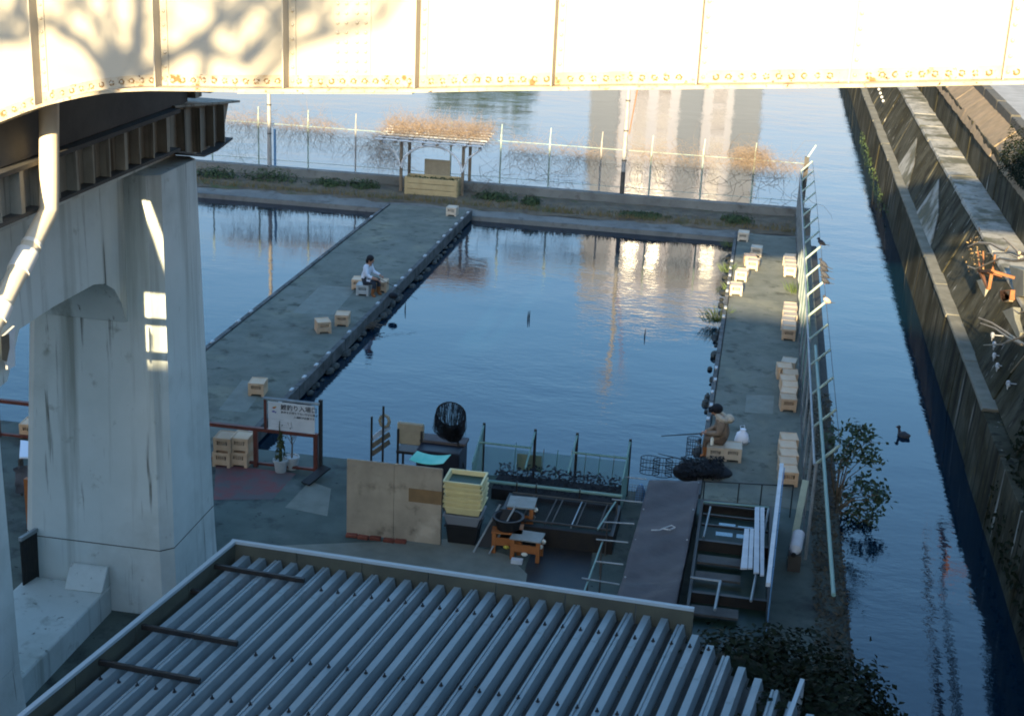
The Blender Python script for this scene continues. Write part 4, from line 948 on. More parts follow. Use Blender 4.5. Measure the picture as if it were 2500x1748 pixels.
# ================================================================== PEOPLE
def person(pos, face, label, joints, edges, rad, matidx, mats, hands, extra=None):
    """joints in a body frame (forward, left, up) seated at pos; one continuous skinned surface."""
    f = Vector((math.cos(face), math.sin(face), 0)); l = Vector((-f.y, f.x, 0))
    names = list(joints); idx = {n_: i for i, n_ in enumerate(names)}
    loc = lambda j: f*j[0]+l*j[1]+Vector((0,0,j[2]))
    me = bpy.data.meshes.new('body'); me.from_pydata([loc(joints[n_]) for n_ in names], [(idx[a], idx[c_]) for a, c_ in edges], [])
    o = bpy.data.objects.new('tmp', me); COL.objects.link(o)
    sk = o.modifiers.new('skin', 'SKIN'); ss = o.modifiers.new('sub', 'SUBSURF'); ss.levels = 2; ss.render_levels = 2
    sv = me.skin_vertices[0].data
    for n_ in names:
        r_ = rad[n_]; sv[idx[n_]].radius = r_ if isinstance(r_, tuple) else (r_, r_); sv[idx[n_]].use_root = (n_ == 'pelvis')
    bpy.context.view_layer.update()
    bm_ = bpy.data.meshes.new_from_object(o.evaluated_get(bpy.context.evaluated_depsgraph_get()))
    bpy.data.objects.remove(o)
    mb = MB(); mb.v = [tuple(v.co) for v in bm_.vertices]
    keys = [loc(joints[n_]) for n_ in names]
    for p_ in bm_.polygons:
        mb.f.append(tuple(p_.vertices)); c_ = p_.center
        k = min(range(len(names)), key=lambda i: (keys[i]-c_).length-.3*0)
        mb.mi.append(matidx[names[k]])
    for hn, (dirv, curl) in hands.items():                  # palms carry five curled fingers
        base_ = loc(joints[hn]); d_ = (f*dirv[0]+l*dirv[1]+Vector((0,0,dirv[2]))).normalized()
        sd = d_.cross(Vector((0,0,1))).normalized(); dn = sd.cross(d_)
        mb.cur = matidx[hn]
        for k, ln_ in enumerate((.065,.075,.08,.07)):
            r0 = base_+sd*(k-1.5)*.02+d_*.03
            mb.tube([r0, r0+d_*ln_*.55, r0+d_*ln_*.8-dn*ln_*curl*.5, r0+d_*ln_*.75-dn*ln_*curl], [.0095,.009,.008,.006], 6)
        r0 = base_+sd*.035; mb.tube([r0, r0+d_*.03+sd*.02, r0+d_*.06+sd*.012-dn*.02], [.011,.01,.007], 6)
    t = thing('person', pos, label, 'person')
    mb.v = [tuple(Vector(p_)+Vector(pos)) for p_ in mb.v]
    mb.build('body', [MT[m_] for m_ in mats], t, ang=80)
    return t, (lambda j: loc(j)+Vector(pos))
J = dict(pelvis=(0,0,.42), waist=(.03,0,.56), chest=(.10,0,.74), upchest=(.14,0,.86), neck=(.17,0,.94), head0=(.20,0,1.0), head1=(.215,0,1.08), head2=(.21,0,1.15), nose=(.315,0,1.055),
  shL=(.12,.16,.87), elL=(.20,.22,.66), wrL=(.42,.13,.63), haL=(.48,.10,.62), shR=(.12,-.16,.87), elR=(.22,-.22,.64), wrR=(.44,-.13,.56), haR=(.50,-.10,.54),
  hiL=(.06,.09,.42), knL=(.42,.13,.47), anL=(.40,.13,.10), foL=(.50,.14,.045), hiR=(.06,-.09,.42), knR=(.40,-.13,.45), anR=(.33,-.14,.10), foR=(.44,-.15,.045))
EDG = [('pelvis','waist'),('waist','chest'),('chest','upchest'),('upchest','neck'),('neck','head0'),('head0','head1'),('head1','head2'),('head1','nose'),('upchest','shL'),('shL','elL'),('elL','wrL'),('wrL','haL'),('upchest','shR'),('shR','elR'),('elR','wrR'),('wrR','haR'),('pelvis','hiL'),('hiL','knL'),('knL','anL'),('anL','foL'),('pelvis','hiR'),('hiR','knR'),('knR','anR'),('anR','foR')]
RAD = dict(pelvis=(.15,.13), waist=(.145,.12), chest=(.165,.125), upchest=(.14,.11), neck=.055, head0=.075, head1=(.088,.10), head2=(.07,.08), nose=.016, shL=.085, elL=.062, wrL=.042, haL=(.04,.022), shR=.085, elR=.062, wrR=.042, haR=(.04,.022),
  hiL=.10, knL=.075, anL=.05, foL=.045, hiR=.10, knR=.075, anR=.05, foR=.045)
MI = {}
for n_ in J: MI[n_] = 0
for n_ in ('hiL','hiR','knL','knR','pelvis'): MI[n_] = 1
for n_ in ('anL','anR','foL','foR'): MI[n_] = 2
for n_ in ('neck','head0','head1','head2','nose','haL','haR','wrR'): MI[n_] = 3
def face_bits(t, L_, hx=.21):
    for s_ in (-1,1):
        b = MB(); b.ball(L_((hx+.083,.034*s_,1.075)),.011,6,4); b.build('eye', MT['hair'], t)
        b = MB(); b.ball(L_((hx-.01,.088*s_,1.065)),.026,6,4,(.6,.6,1)); b.build('ear', MT['skin'], t)
    b = MB(); b.ball(L_((hx+.085,0,1.015)),.014,6,4,(.6,1.5,.5)); b.build('mouth', MT['boot'], t)
# angler in white on the left walkway, facing the big pond (+X)
p1_ = base(c6,925,893); pos1 = Vector((p1_.x, p1_.y, DZ-.045))
t1, L1 = person(pos1, R(-8), 'seated angler in a white jacket and brown boots on the left walkway', J, EDG, RAD, MI, ['jacket','jeans','boot','skin'], dict(haL=((1,-.2,-.3),.6), haR=((1,.2,-.5),.7)))
b = MB(); b.ball(L1((.195,0,1.105)),.112,14,8,(1,.95,.95)); hh = b.build('hair', MT['hair'], t1)
b = MB(); b.ball(L1((.125,0,1.03)),.085,12,7,(.8,1,1)); b.build('hair', MT['hair'], t1)
face_bits(t1, L1)
b = MB(); a_ = L1((.44,0,.57)); c_ = L1((1.75,-.25,.18)); b.tube([a_-Vector((.25,0,-.05)), a_, c_],[.012,.01,.004],6); tag(b.build('fishing_rod', MT['baroil'], None, a_), 'dark fishing rod held low by the angler in white', 'fishing rod')
b = MB(); q = L1((.95,-.1,0)); b.ball((q.x,q.y,DZ+.1),.13,10,5,(1.1,.9,.7)); tag(b.build('tackle_bag', MT['netblack'], None, (q.x,q.y,DZ)), 'dark tackle bag on the walkway edge before the angler in white', 'bag')
# angler in the tan coat on the right walkway, facing the pond (-X)
p2_ = P(*cc(c4,520,745)); pos2 = Vector((p2_.x+.05, p2_.y+.32, DZ-.045))
J2 = dict(J); J2.update(head0=(.22,0,.99), head1=(.25,.01,1.06), head2=(.25,.01,1.13), nose=(.345,.01,1.02), neck=(.18,0,.93), haL=(.42,.06,.56), wrL=(.36,.09,.57), haR=(.44,-.05,.54), wrR=(.37,-.09,.55), elL=(.14,.23,.63), elR=(.16,-.23,.62))
RAD2 = dict(RAD); RAD2.update(pelvis=(.19,.17), waist=(.19,.16), chest=(.19,.15), upchest=(.165,.13), shL=.10, shR=.10, elL=.085, elR=.085, wrL=.06, wrR=.06)
MI2 = dict(MI); MI2['pelvis'] = 0; MI2['wrR'] = 0
t2, L2 = person(pos2, R(184), 'seated angler in a tan coat with furry hood and black cap on the right walkway', J2, EDG, RAD2, MI2, ['coat','tan','boot','skin'], dict(haL=((1,-.2,-.2),.8), haR=((1,.2,-.3),.8)))
b = MB(); b.ball(L2((.225,0,1.105)),.125,14,8,(1,1,.9)); b.tube([L2((.26,0,1.09)),L2((.40,.0,1.065))],[.09,.055],10); b.build('cap', MT['cap'], t2)
b = MB(); ringp = [L2((.06-.10*math.cos(a_/14*6.2832)+.05, .17*math.sin(a_/14*6.2832), .93-.05*math.cos(a_/14*6.2832))) for a_ in range(15)]; b.tube(ringp,.06,8,False); b.ball(L2((-.04,0,.90)),.12,10,6,(1,1.2,.8)); b.build('hood', MT['fur'], t2)
face_bits(t2, L2, .24)
b = MB(); tip = PY(*cc(c3,1685,375), pos2.y); hnd = L2((.46,0,.53)); b.tube([hnd+Vector((.2,0,-.03)),hnd,tip],[.016,.015,.009],6); tag(b.build('fishing_rod', MT['baroil'], None, hnd), 'thin fishing rod held out over the pond by the tan-coated angler', 'fishing rod')
b = MB(); a_, c_ = P(*cc(c3,1910,575),DZ+.1), P(*cc(c3,1660,515),.3); b.tube([a_,c_],[.015,.008],6); tag(b.build('fishing_rod', MT['baroil'], None, a_), 'spare fishing rod resting low over the water by the black net heap', 'fishing rod')
q = P(*cc(c4,690,610)); t = thing('plastic_bag', (q.x,q.y+.1,DZ), 'white plastic bag on the walkway behind the tan-coated angler', 'bag')
b = MB(); random.seed(4); rings = []
for z_, r_ in ((0,.10),(.05,.15),(.14,.16),(.22,.13),(.28,.06),(.33,.07)):
    rings.append([Vector((q.x+r_*random.uniform(.85,1.15)*math.cos(6.2832*j/12),q.y+.1+r_*.8*random.uniform(.85,1.15)*math.sin(6.2832*j/12),DZ+.005+z_)) for j in range(12)])
b.loft(rings); b.build('bag_body', MT['bag'], t, ang=50)
b = MB(); b.tube([(q.x-.05,q.y+.1,DZ+.3),(q.x-.07,q.y+.1,DZ+.4),(q.x+.02,q.y+.1,DZ+.42),(q.x+.04,q.y+.1,DZ+.3)],.008,5); b.build('handle', MT['bag'], t)
q = P(*cc(c4,450,610),DZ+.32); b = MB(); b.tube([(q.x,q.y,DZ+.32),(q.x,q.y,DZ+.46),(q.x,q.y,DZ+.50)],[.035,.035,.014],8); tag(b.build('small_bottle', MT['capwhite'], None, (q.x,q.y,DZ+.3)), 'small white bottle on the crate by the tan-coated angler', 'bottle')
q = P(*cc(c4,500,600),DZ+.32); b = MB(); b.loft([[Vector((q.x+.02+r_*math.cos(6.2832*j/12),q.y+.05+.8*r_*math.sin(6.2832*j/12),DZ+.315+z_)) for j in range(12)] for r_, z_ in ((.09,0),(.12,.10),(.125,.105),(.1,.1))]); tag(b.build('green_tub', MT['netgreen'], None, (q.x,q.y,DZ+.31)), 'small green tub on the crate front of the tan-coated angler', 'tub')
q = P(*cc(c4,345,690)); t = thing('bait_basket', (q.x,q.y,DZ-.2), 'blue grey mesh basket hanging over the pond edge by the tan-coated angler', 'basket')
x_, y_ = q.x-.12, q.y+.1
b = MB()
for h in (-.1,.05,.2,.33): b.tube([(x_+.15*math.cos(a_/12*6.2832),y_+.12*math.sin(a_/12*6.2832),DZ+h) for a_ in range(13)],.008,5,False)
for a_ in range(18): b.tube([(x_+.15*math.cos(a_/18*6.2832),y_+.12*math.sin(a_/18*6.2832),DZ-.1),(x_+.15*math.cos(a_/18*6.2832),y_+.12*math.sin(a_/18*6.2832),DZ+.33)],.005,3,False)
b.build('mesh', MT['netblue'], t); b = MB(); b.bar((x_,y_,DZ+.3),(x_+.35,y_,DZ+.05),.02,.02); b.build('hook_arm', MT['steel'], t)

# ================================================================== FENCES, POLES, PERGOLA ON THE FAR BANK
YF = 52.85
ff = thing('pond_fence', (-8,YF,.5), 'pale green post and wire fence along the far bank hung with dry vines', 'fence')
xs = [P(*D(x,380+ (x-453)*.075),.78).x for x in (540,655,765,985,1100,1212,1330,1445,1563,1680)]
xs = [xs[0]-1.9*k for k in range(22,0,-1)]+xs
for i, x in enumerate(xs):
    b = MB(); b.cyl((x,YF,.3),(x,YF,2.6),.032,6); b.bar((x,YF,2.6),(x+.02,YF-.02,2.98),.03,.03); b.build('post', MT['fencepale' if i%4 else 'polegrey'], ff)
for z in (.95,2.35):
    b = MB(); b.cyl((xs[0],YF,z),(1.65,YF,z),.011,5); b.build('wire', MT['fencepale'], ff)
# chain link of thin strands
b = MB()
for k in range(-20,150):
    x = -16+k*.14
    for s_ in (-1,1): 
        pass
def vine(name, x0, x1, z0, z1, n, ln, mat, label, grp='vines on the far fence', y=YF, sp=.16, r_=.0035, cat='vine', hang=.6, parent=None):
    b = MB()
    for k in range(int(n*(2.2 if mat=='vine' else .6))):
        p = Vector((random.uniform(x0,x1), y+random.gauss(0,sp*.6), random.uniform(z0,z1))); pts=[p.copy()]; d_ = Vector((random.uniform(-1,1), random.gauss(0,.3), random.uniform(-1,.6)))
        for s_ in range(5):
            d_ += Vector((random.gauss(0,.6),random.gauss(0,.3),random.gauss(0,.5)-hang*.3)); d_.normalize(); p = p+d_*ln*random.uniform(.12,.3); pts.append(p.copy())
        b.tube(pts, [r_*(1-.12*i) for i in range(6)], 3, False)
    o = b.build(name, MT[mat], parent, None if parent else ((x0+x1)/2,y,z0), smooth=False)
    return tag(o, label, cat, grp) if not parent else o
random.seed(21)
vine('dry_vine', -20.5,-18.7,2.2,2.7,120,1.0,'vine','brown dry vine on the fence just left of the left pole')
vine('dry_vine', -18.4,-16.0,2.1,2.65,170,1.2,'vine','hanging tangle of dry vine right of the left pole')
vine('dry_vine', -20.8,-19.2,.7,1.9,120,.9,'bush','greenish creeper low on the fence behind the pier edge')
vine('dry_vine', -15.8,-14.2,1.6,2.3,70,1.0,'vine','thin dry vine between the second and third fence posts')
vine('dry_vine', -9.4,-5.6,1.7,2.35,210,1.2,'vine','long dry vine on the fence between pergola and right pole')
vine('bare_vine', -9.6,-5.9,.7,1.6,60,1.4,'vinedk','bare dark stems at the foot of the fence right of the pergola', r_=.007)
vine('dry_vine', -5.0,-1.6,1.7,2.5,170,1.2,'vine','dry vine on the fence just right of the right pole')
vine('bare_vine', -5.0,-1.2,.7,2.2,40,1.6,'vinedk','sparse bare stems on the fence right of the right pole', r_=.007)
vine('dry_vine', -.9,.3,2.2,2.75,330,.8,'vine','bushy brown vine head near the corner of the fence', sp=.4)
vine('bare_vine', -1.2,1.4,.6,2.3,70,1.7,'vinedk','bare dark branches fanning out at the fence corner', r_=.009, hang=-.2)
vine('dry_vine', .2,1.6,2.1,2.4,90,.8,'vine','thin dry vine on the last fence bay at the corner')
def lamp_pole(px, h, label, lamp):
    q = P(*px, .78); t = thing('utility_pole', (q.x,YF-.3,.4), label, 'pole', 'poles on the far bank')
    b = MB(); b.tube([(q.x,YF-.3,.3),(q.x,YF-.3,1.6)],.085,12); b.build('base_sleeve', MT['steeldark'] if lamp else MT['polegrey'], t)
    b = MB(); b.tube([(q.x,YF-.3,1.6),(q.x,YF-.3,h)],[.078,.055],12); b.build('shaft', MT['polegrey'], t)
    for z in (2.0,3.1,4.2):
        b = MB(); b.cyl((q.x,YF-.3,z),(q.x,YF-.3,z+.05),.09,12); b.build('band', MT['steeldark'], t)
    if lamp:
        b = MB(); b.box((q.x-.28,YF-.5,h-.12),(q.x+.02,YF-.1,h+.12)); b.build('lamp_head', MT['polegrey'], t, bev=.05)
        b = MB(); b.bar((q.x-.6,YF-.3,h-.35),(q.x+.75,YF-.3,h-.35),.06,.06); b.build('cross_arm', MT['polegrey'], t)
        b = MB(); b.tube([(q.x+.5,YF-.3,h-.4),(q.x+.12,YF-.3,3.0)],.02,6); b.build('stay_wire', MT['rust'], t)
    return t
lamp_pole(D(603,372), 6.2, 'left pale pole on the far bank with a dark conduit', False)
lamp_pole(D(1393,435), 6.7, 'right pale pole on the far bank carrying a lamp high up', True)
q = P(*D(603,372), .78); b = MB(); b.cyl((q.x+.2,YF-.25,.5),(q.x+.2,YF-.25,2.2),.05,8); tag(b.build('conduit', MT['bluepaint'], None, (q.x+.2,YF-.25,.5)), 'short blue grey conduit standing right of the left pole', 'conduit')
# pergola with a vine roof
pg = thing('pergola', (-11.9,51.6,DZ), 'small white slatted pergola overgrown with dry vines on the far bank', 'pergola')
xL, xR_, yF_, yB_ = -13.1, -10.75, 51.35, 52.6
for x in (xL, xR_):
    for y in (yF_, yB_):
        b = MB(); b.box((x-.05,y-.05,DZ),(x+.05,y+.05,2.3)); b.build('post', MT['wood'], pg)
for k in range(6):
    y = yF_-.4+k*.40; b = MB(); b.cyl((-14.0,y,2.42+k*.03),(-9.95,y,2.42+k*.03),.03,8); b.build('slat', MT['whitepaint'], pg)
for k in range(8):
    x = -13.8+k*.53; b = MB(); b.add([(x-.03,yF_-.4,2.31),(x+.03,yF_-.4,2.31),(x+.03,yB_+.6,2.46),(x-.03,yB_+.6,2.46),(x-.03,yF_-.4,2.37),(x+.03,yF_-.4,2.37),(x+.03,yB_+.6,2.52),(x-.03,yB_+.6,2.52)],[(0,3,2,1),(4,5,6,7),(0,1,5,4),(1,2,6,5),(2,3,7,6),(3,0,4,7)]); b.build('rafter', MT['wood'], pg)
b = MB(); b.tube([( (xL+xR_)/2-1.15*math.cos(a_/12*math.pi), yF_-.06, 1.35+.9*math.sin(a_/12*math.pi)) for a_ in range(13)],.045,6); b.build('arch', MT['whitepaint'], pg)
for x, s_ in ((xL,-1),(xR_,1)):
    b = MB(); b.tube([(x,yF_-.06,1.4),(x+s_*.2,yF_-.06,1.9),(x+s_*.7,yF_-.06,2.28)],.038,6); b.build('brace', MT['whitepaint'], pg)
b = MB(); b.box((-12.5,yB_-.02,.8),(-11.5,yB_+.02,1.5)); b.build('back_panel', MT['cushion'], pg)
random.seed(5)
vine('dry_vine', -13.9,-9.9,2.5,3.0,900,.7,'vine','thick mat of dry brown vines on top of the pergola', y=52.0, sp=.9, r_=.004, hang=0)
vine('dry_vine', -14.3,-13.0,1.4,2.5,200,.9,'vine','dry vines drooping off the left end of the pergola', y=51.6, sp=.4)
vine('bare_vine', -10.6,-9.6,.5,1.3,60,1.0,'vinedk','bare dark shrub right of the planter box', y=51.6, sp=.3, r_=.007, hang=-.3)
# planter box
q0, q1 = P(*cc(c6,1290,60),DZ+.1), P(*cc(c6,1690,108),DZ+.1)
pb = thing('planter_box', (q0.x,51.3,DZ), 'yellow wooden planter box of three planks under the pergola', 'planter')
X0, X1, Y0, Y1 = q0.x, q1.x, 51.0, 51.75
for k in range(3):
    for s_ in (0,1):
        yy = Y0 if s_==0 else Y1; b = MB(); b.box((X0,yy-.02,DZ+.10+k*.215),(X1,yy+.02,DZ+.30+k*.215)); b.build('plank', MT['planter'], pb, bev=.006)
    for xx in (X0,X1): b = MB(); b.box((xx-.02,Y0+.022,DZ+.10+k*.215),(xx+.02,Y1-.022,DZ+.30+k*.215)); b.build('plank', MT['planter'], pb, bev=.006)
for xx in (X0+.06,X1-.06):
    b = MB(); b.box((xx-.04,Y0-.045,DZ+.05),(xx+.04,Y0-.022,DZ+.76)); b.build('corner_batten', MT['planter'], pb)
b = MB(); b.box((X0+.03,Y0+.025,DZ+.3),(X1-.03,Y1-.025,DZ+.58))
for k in range(500): b.leaf((random.uniform(X0+.05,X1-.05),random.uniform(Y0+.05,Y1-.05),DZ+.58+random.random()*.12),(random.gauss(0,.5),random.gauss(0,.5),1),.09,.05)
b.build('leaves', MT['bush'], pb)
# bushes and weeds on the far bank
def bush(p, rx, ry, rz_, n, sz, mat, label, name='bush', cat='bush', group=None, core=True):
    b = MB()
    for k in range(n):
        u = Vector((random.gauss(0,1),random.gauss(0,1),abs(random.gauss(0,1)))).normalized()*random.uniform(.45,1.05)
        lump = 1+.25*math.sin(u.x*7+p[0])*math.cos(u.y*5)
        q = Vector(p)+Vector((u.x*rx*lump,u.y*ry*lump,u.z*rz_*lump+.02)); b.leaf(q, u+Vector((random.gauss(0,.5),random.gauss(0,.5),.4)), sz*random.uniform(.6,1.4), sz*.5)
    return tag(b.build(name, MT[mat], None, p, smooth=False), label, cat, group)
random.seed(9)
for x, y, rx, rz_, l in ((-20.3,51.2,1.0,.45,'dark green bush at the pier edge of the far bank'),(-18.2,51.4,1.15,.55,'broad dark green bush below the left pole'),(-15.9,51.4,.7,.3,'low green bush between the left pole and the planter'),(-14.6,51.5,.8,.35,'low green bush just left of the pergola'),
                     (-9.5,51.3,.9,.35,'low green bush right of the planter box'),(-8.1,51.1,.4,.3,'small round green bush between the fence posts'),(-.6,50.9,.65,.3,'low green bush near the right end of the far bank'),(-4.0,50.7,1.0,.12,'flat weedy tuft below the right pole')):
    bush((x,y,DZ+.05), rx, .45, rz_, 700, .11, 'bush', l, group='bushes on the far bank')
b = MB(); random.seed(14)
for k in range(5000):
    x = random.uniform(-24,1.8); y = 50.15+abs(random.gauss(0,.7)); 
    if y > 52.2: continue
    h = random.uniform(.03,.16); b.add([(x-.012,y,DZ+.02),(x+.012,y,DZ+.02),(x+random.uniform(-.06,.06),y+random.uniform(-.05,.05),DZ+.06+h)],[(0,1,2)])
tag(b.build('dry_grass', MT['grass'], smooth=False), kind='stuff'); bpy.data.objects['dry_grass'].data.materials[0] = M('dry_grass_blade', (.17,.12,.06), (.09,.09,.035), 2, .95)
def tuft(p, n, sc_, label, mat='grass'):
    b = MB()
    for k in range(n):
        a_ = random.uniform(0,6.28); r_ = random.uniform(0,.3)*sc_; c_ = Vector(p)+Vector((r_*math.cos(a_),r_*math.sin(a_),0)); e_ = c_+Vector((math.cos(a_)*.2*sc_,math.sin(a_)*.2*sc_,random.uniform(.1,.32)*sc_)); b.tube([c_,(c_+e_)/2+Vector((0,0,.06*sc_)),e_],[.007,.006,.002],3,False)
    tag(b.build('grass_tuft', MT[mat], None, p, smooth=False), label, 'grass tuft', 'grass tufts on the walkway edges')
tuft(P(*cc(c7,1800,1100),.1), 120, 1.3, 'bright green weed growing out of the wall at the pond side of the right walkway')
tuft(P(*cc(c7,1895,700),.25), 60, .9, 'green weed at the pond edge beside the sunlit crates')
tuft(P(*cc(c8,455,860)), 70, 1.0, 'sunlit green weed at the foot of the right fence between crate rows')
tuft(P(*cc(c7,1895,850),.25), 40, .7, 'small green weed below the nearest sunlit crate')
tuft(P(*cc(c7,1900,500),.2), 40, .8, 'green weed at the far corner of the big pond')

# ---------------------------------------------------------------- fence along the right walkway with leaning arms
XFN, ZF = 1.5, 2.22
rf = thing('arm_fence', (XFN,40,DZ), 'tall pipe fence with outward leaning arms along the right walkway', 'fence')
YS = [24.0+1.87*k for k in range(16)]; yend = YS[-1]
armtips = []
for i, y in enumerate(YS):
    b = MB(); b.cyl((XFN,y,DZ-.3),(XFN,y,ZF),.03,8); b.build('post', MT['steel'], rf)
    a_ = Vector((XFN,y,ZF)); c_ = a_+Vector((.36,0,.38)); armtips.append(c_)
    b = MB(); b.cyl(a_,c_,.028,8); b.build('arm', MT['fencepale'], rf)
for i in range(len(YS)-1):
    for z, m_, r_ in ((ZF-.03,'steel',.024),(.62,'steeldark',.016)):
        b = MB(); b.cyl((XFN-.035,YS[i],z),(XFN-.035,YS[i+1]-.02,z),r_,8); b.build('rail', MT[m_], rf)
    if YS[i] > 30: grid_net('mesh_panel', [(XFN+.03,YS[i]+.04,DZ+.08),(XFN+.03,YS[i+1]-.04,DZ+.08),(XFN+.03,YS[i+1]-.04,ZF-.06),(XFN+.03,YS[i]+.04,ZF-.06)], 22, 22, .0045, 'fencegreen', rf, True)
b = MB(); b.tube([t_ for t_ in armtips],.006,4,False); b.build('tip_wire', MT['steeldark'], rf)
b = MB(); b.cyl((XFN+.1,18.5,ZF+.25),(XFN+.1,30.8,ZF+.05),.032,8); b.build('green_rail', MT['netgreenlt'], rf)
cp = thing('corner_post', (1.68,YF,DZ), 'stout dark corner post where the two fences meet', 'post')
b = MB(); b.box((1.6,YF-.08,.3),(1.76,YF+.08,2.6)); b.build('post', MT['steeldark'], cp)
b = MB(); b.bar((1.7,YF,2.58),(1.95,YF,3.05),.05,.05); b.build('arm', MT['fencepale'], cp)
b = MB(); b.bar((1.62,YF,1.6),(1.62,YF-2.4,2.3),.04,.04); b.build('stay', MT['steeldark'], cp)
# birds on the wire
def bird(p, label, a, pale=False):
    t = thing('perched_bird', p, label, 'bird', 'birds on the fence wire'); p = Vector(p); f = Vector((math.cos(a),math.sin(a),0))
    b = MB(); b.tube([p-f*.13+Vector((0,0,.02)),p-f*.07+Vector((0,0,.055)),p+f*.0+Vector((0,0,.095)),p+f*.055+Vector((0,0,.14)),p+f*.07+Vector((0,0,.18))],[.018,.05,.068,.05,.022],10); b.build('body', MT['birdlt' if pale else 'bird'], t, ang=80)
    b = MB(); b.ball(p+f*.085+Vector((0,0,.2)),.036,8,6); b.tube([p+f*.11+Vector((0,0,.2)),p+f*.15+Vector((0,0,.193))],[.012,.003],5); b.build('head', MT['bird'], t)
    b = MB(); b.add([p-f*.10+Vector((0,0,.05)),p-f*.26+Vector((.03,0,.0)),p-f*.27+Vector((-.03,0,0)),p-f*.1+Vector((0,0,.025))],[(0,1,2),(0,2,3),(0,3,1),(1,3,2)]); b.build('tail', MT['bird'], t)
    b = MB(); b.cyl(p,p+Vector((0,0,.05)),.008,5); b.build('legs', MT['boot'], t)
def onwire(y):
    i = max(k for k in range(len(YS)-1) if YS[k] <= y); f = (y-YS[i])/(YS[i+1]-YS[i]); return armtips[i]*(1-f)+armtips[i+1]*f+Vector((0,0,.006))
for y, l, pl in ((39.0,'farthest dark bird on the fence wire',False),(36.6,'second farthest dark bird on the fence wire',False),(36.1,'dark bird touching its neighbour on the fence wire',False),(35.5,'third dark bird from the near end of the fence wire',False),(34.9,'dark bird just beyond the nearest sunlit arm',False),(33.1,'nearest bird on the wire with a pale sunlit body',True)):
    bird(onwire(y), l, random.uniform(2.6,3.8), pl)
# duck with a wake
q = P(*cc(c4,1985,545),0); dk = thing('swimming_duck', (q.x,q.y,0), 'dark duck swimming in the right channel', 'duck'); q = Vector((q.x,q.y,-.02)); f = Vector((-.85,.5,0)).normalized()*.72
b = MB(); b.tube([q-f*.22+Vector((0,0,.10)),q-f*.14+Vector((0,0,.06)),q+Vector((0,0,.055)),q+f*.14+Vector((0,0,.05)),q+f*.2+Vector((0,0,.04))],[.015,.07,.10,.07,.03],10); b.build('body', MT['bird'], dk, ang=80)
b = MB(); b.tube([q+f*.13+Vector((0,0,.06)),q+f*.18+Vector((0,0,.16)),q+f*.19+Vector((0,0,.2))],[.045,.03,.03],8); b.ball(q+f*.2+Vector((0,0,.22)),.045,8,6); b.build('head', MT['bird'], dk); b = MB(); b.tube([q+f*.235+Vector((0,0,.215)),q+f*.3+Vector((0,0,.205))],[.018,.01],6); b.build('bill', MT['rust'], dk)
# floats on the big pond
for i,(o_,x,y) in enumerate(((c7,290,1080),(c7,302,1075),(c7,1225,1220),(c6,1275,1010))):
    q = P(*cc(o_,x,y),0); b = MB(); b.tube([(q.x,q.y,-.03),(q.x,q.y,.06),(q.x+.01,q.y,.24)],[.015,.018,.006],6); tag(b.build('fishing_float', MT['netblack'], None, (q.x,q.y,0)), ('left one of two thin dark floats close together on the big pond','right one of two thin dark floats close together on the big pond','lone thin float on the right side of the big pond','tiny float near the left walkway on the big pond')[i], 'float', 'floats on the pond')
b = MB(); q = P(*cc(c6,985,1150),.05); random.seed(8)
for k in range(26): b.tube([q+Vector((random.gauss(0,.1),random.gauss(0,.1),0)),q+Vector((random.gauss(0,.16),random.gauss(0,.16),.12)),q+Vector((random.gauss(0,.2),random.gauss(0,.2),.06))],.012,4)
tag(b.build('floating_branch', MT['vinedk'], None, q), 'small dark clump of twigs floating at the left walkway edge', 'twigs')

# ================================================================== RIGHT BANK: EDGE, IVY, SAPLING
b = MB(); b.box((2.003,24.0,-.6),(2.22,49.5,.12)); tag(b.build('bank_footing', MT['edgedark'], bev=.02), kind='structure')
b = MB(); b.box((2.153,-12,-.6),(2.24,24.0,.10)); tag(b.build('bank_footing', MT['edgedark'], bev=.02), kind='structure')
random.seed(31)
def leaf_mass(name, label, blobs, n, sz, mat, cat):
    b = MB(); tot = sum(r_[3]*r_[4]*r_[5] for r_ in blobs)
    for (x,y,z,rx,ry,rz_) in blobs:
        b.ball((x,y,z),1,14,8,(rx*.82,ry*.82,rz_*.82))
        for k in range(int(n*rx*ry*rz_/tot)):
            u = Vector((random.gauss(0,1),random.gauss(0,1),random.gauss(.25,1))).normalized(); lump = 1+.16*math.sin(u.x*9+x*3)*math.sin(u.y*7+y*5)+.1*random.gauss(0,1)
            b.leaf((x+u.x*rx*lump,y+u.y*ry*lump,z+u.z*rz_*lump), u+Vector((random.gauss(0,.45),random.gauss(0,.45),random.gauss(.2,.4))), sz*random.uniform(.6,1.4), sz*.75)
    return tag(b.build(name, MT[mat], None, (blobs[0][0],blobs[0][1],DZ), smooth=False), label, cat)
leaf_mass('ivy_mound', 'dark ivy mound smothering the right end of the foreground roof', [(1.0,16.5,1.25,1.35,1.4,1.25),(.25,15.8,2.1,1.0,.75,.85),(1.5,15.0,1.6,1.0,1.4,1.35),(1.75,17.2,.65,.75,1.3,.8),(2.0,13.8,1.3,.7,1.5,1.4),(.75,14.7,2.35,.5,1.0,.65)], 22000, .095, 'ivy', 'ivy')
def hangleaf(cx, cy, n, r_, mat='ivy'): pass
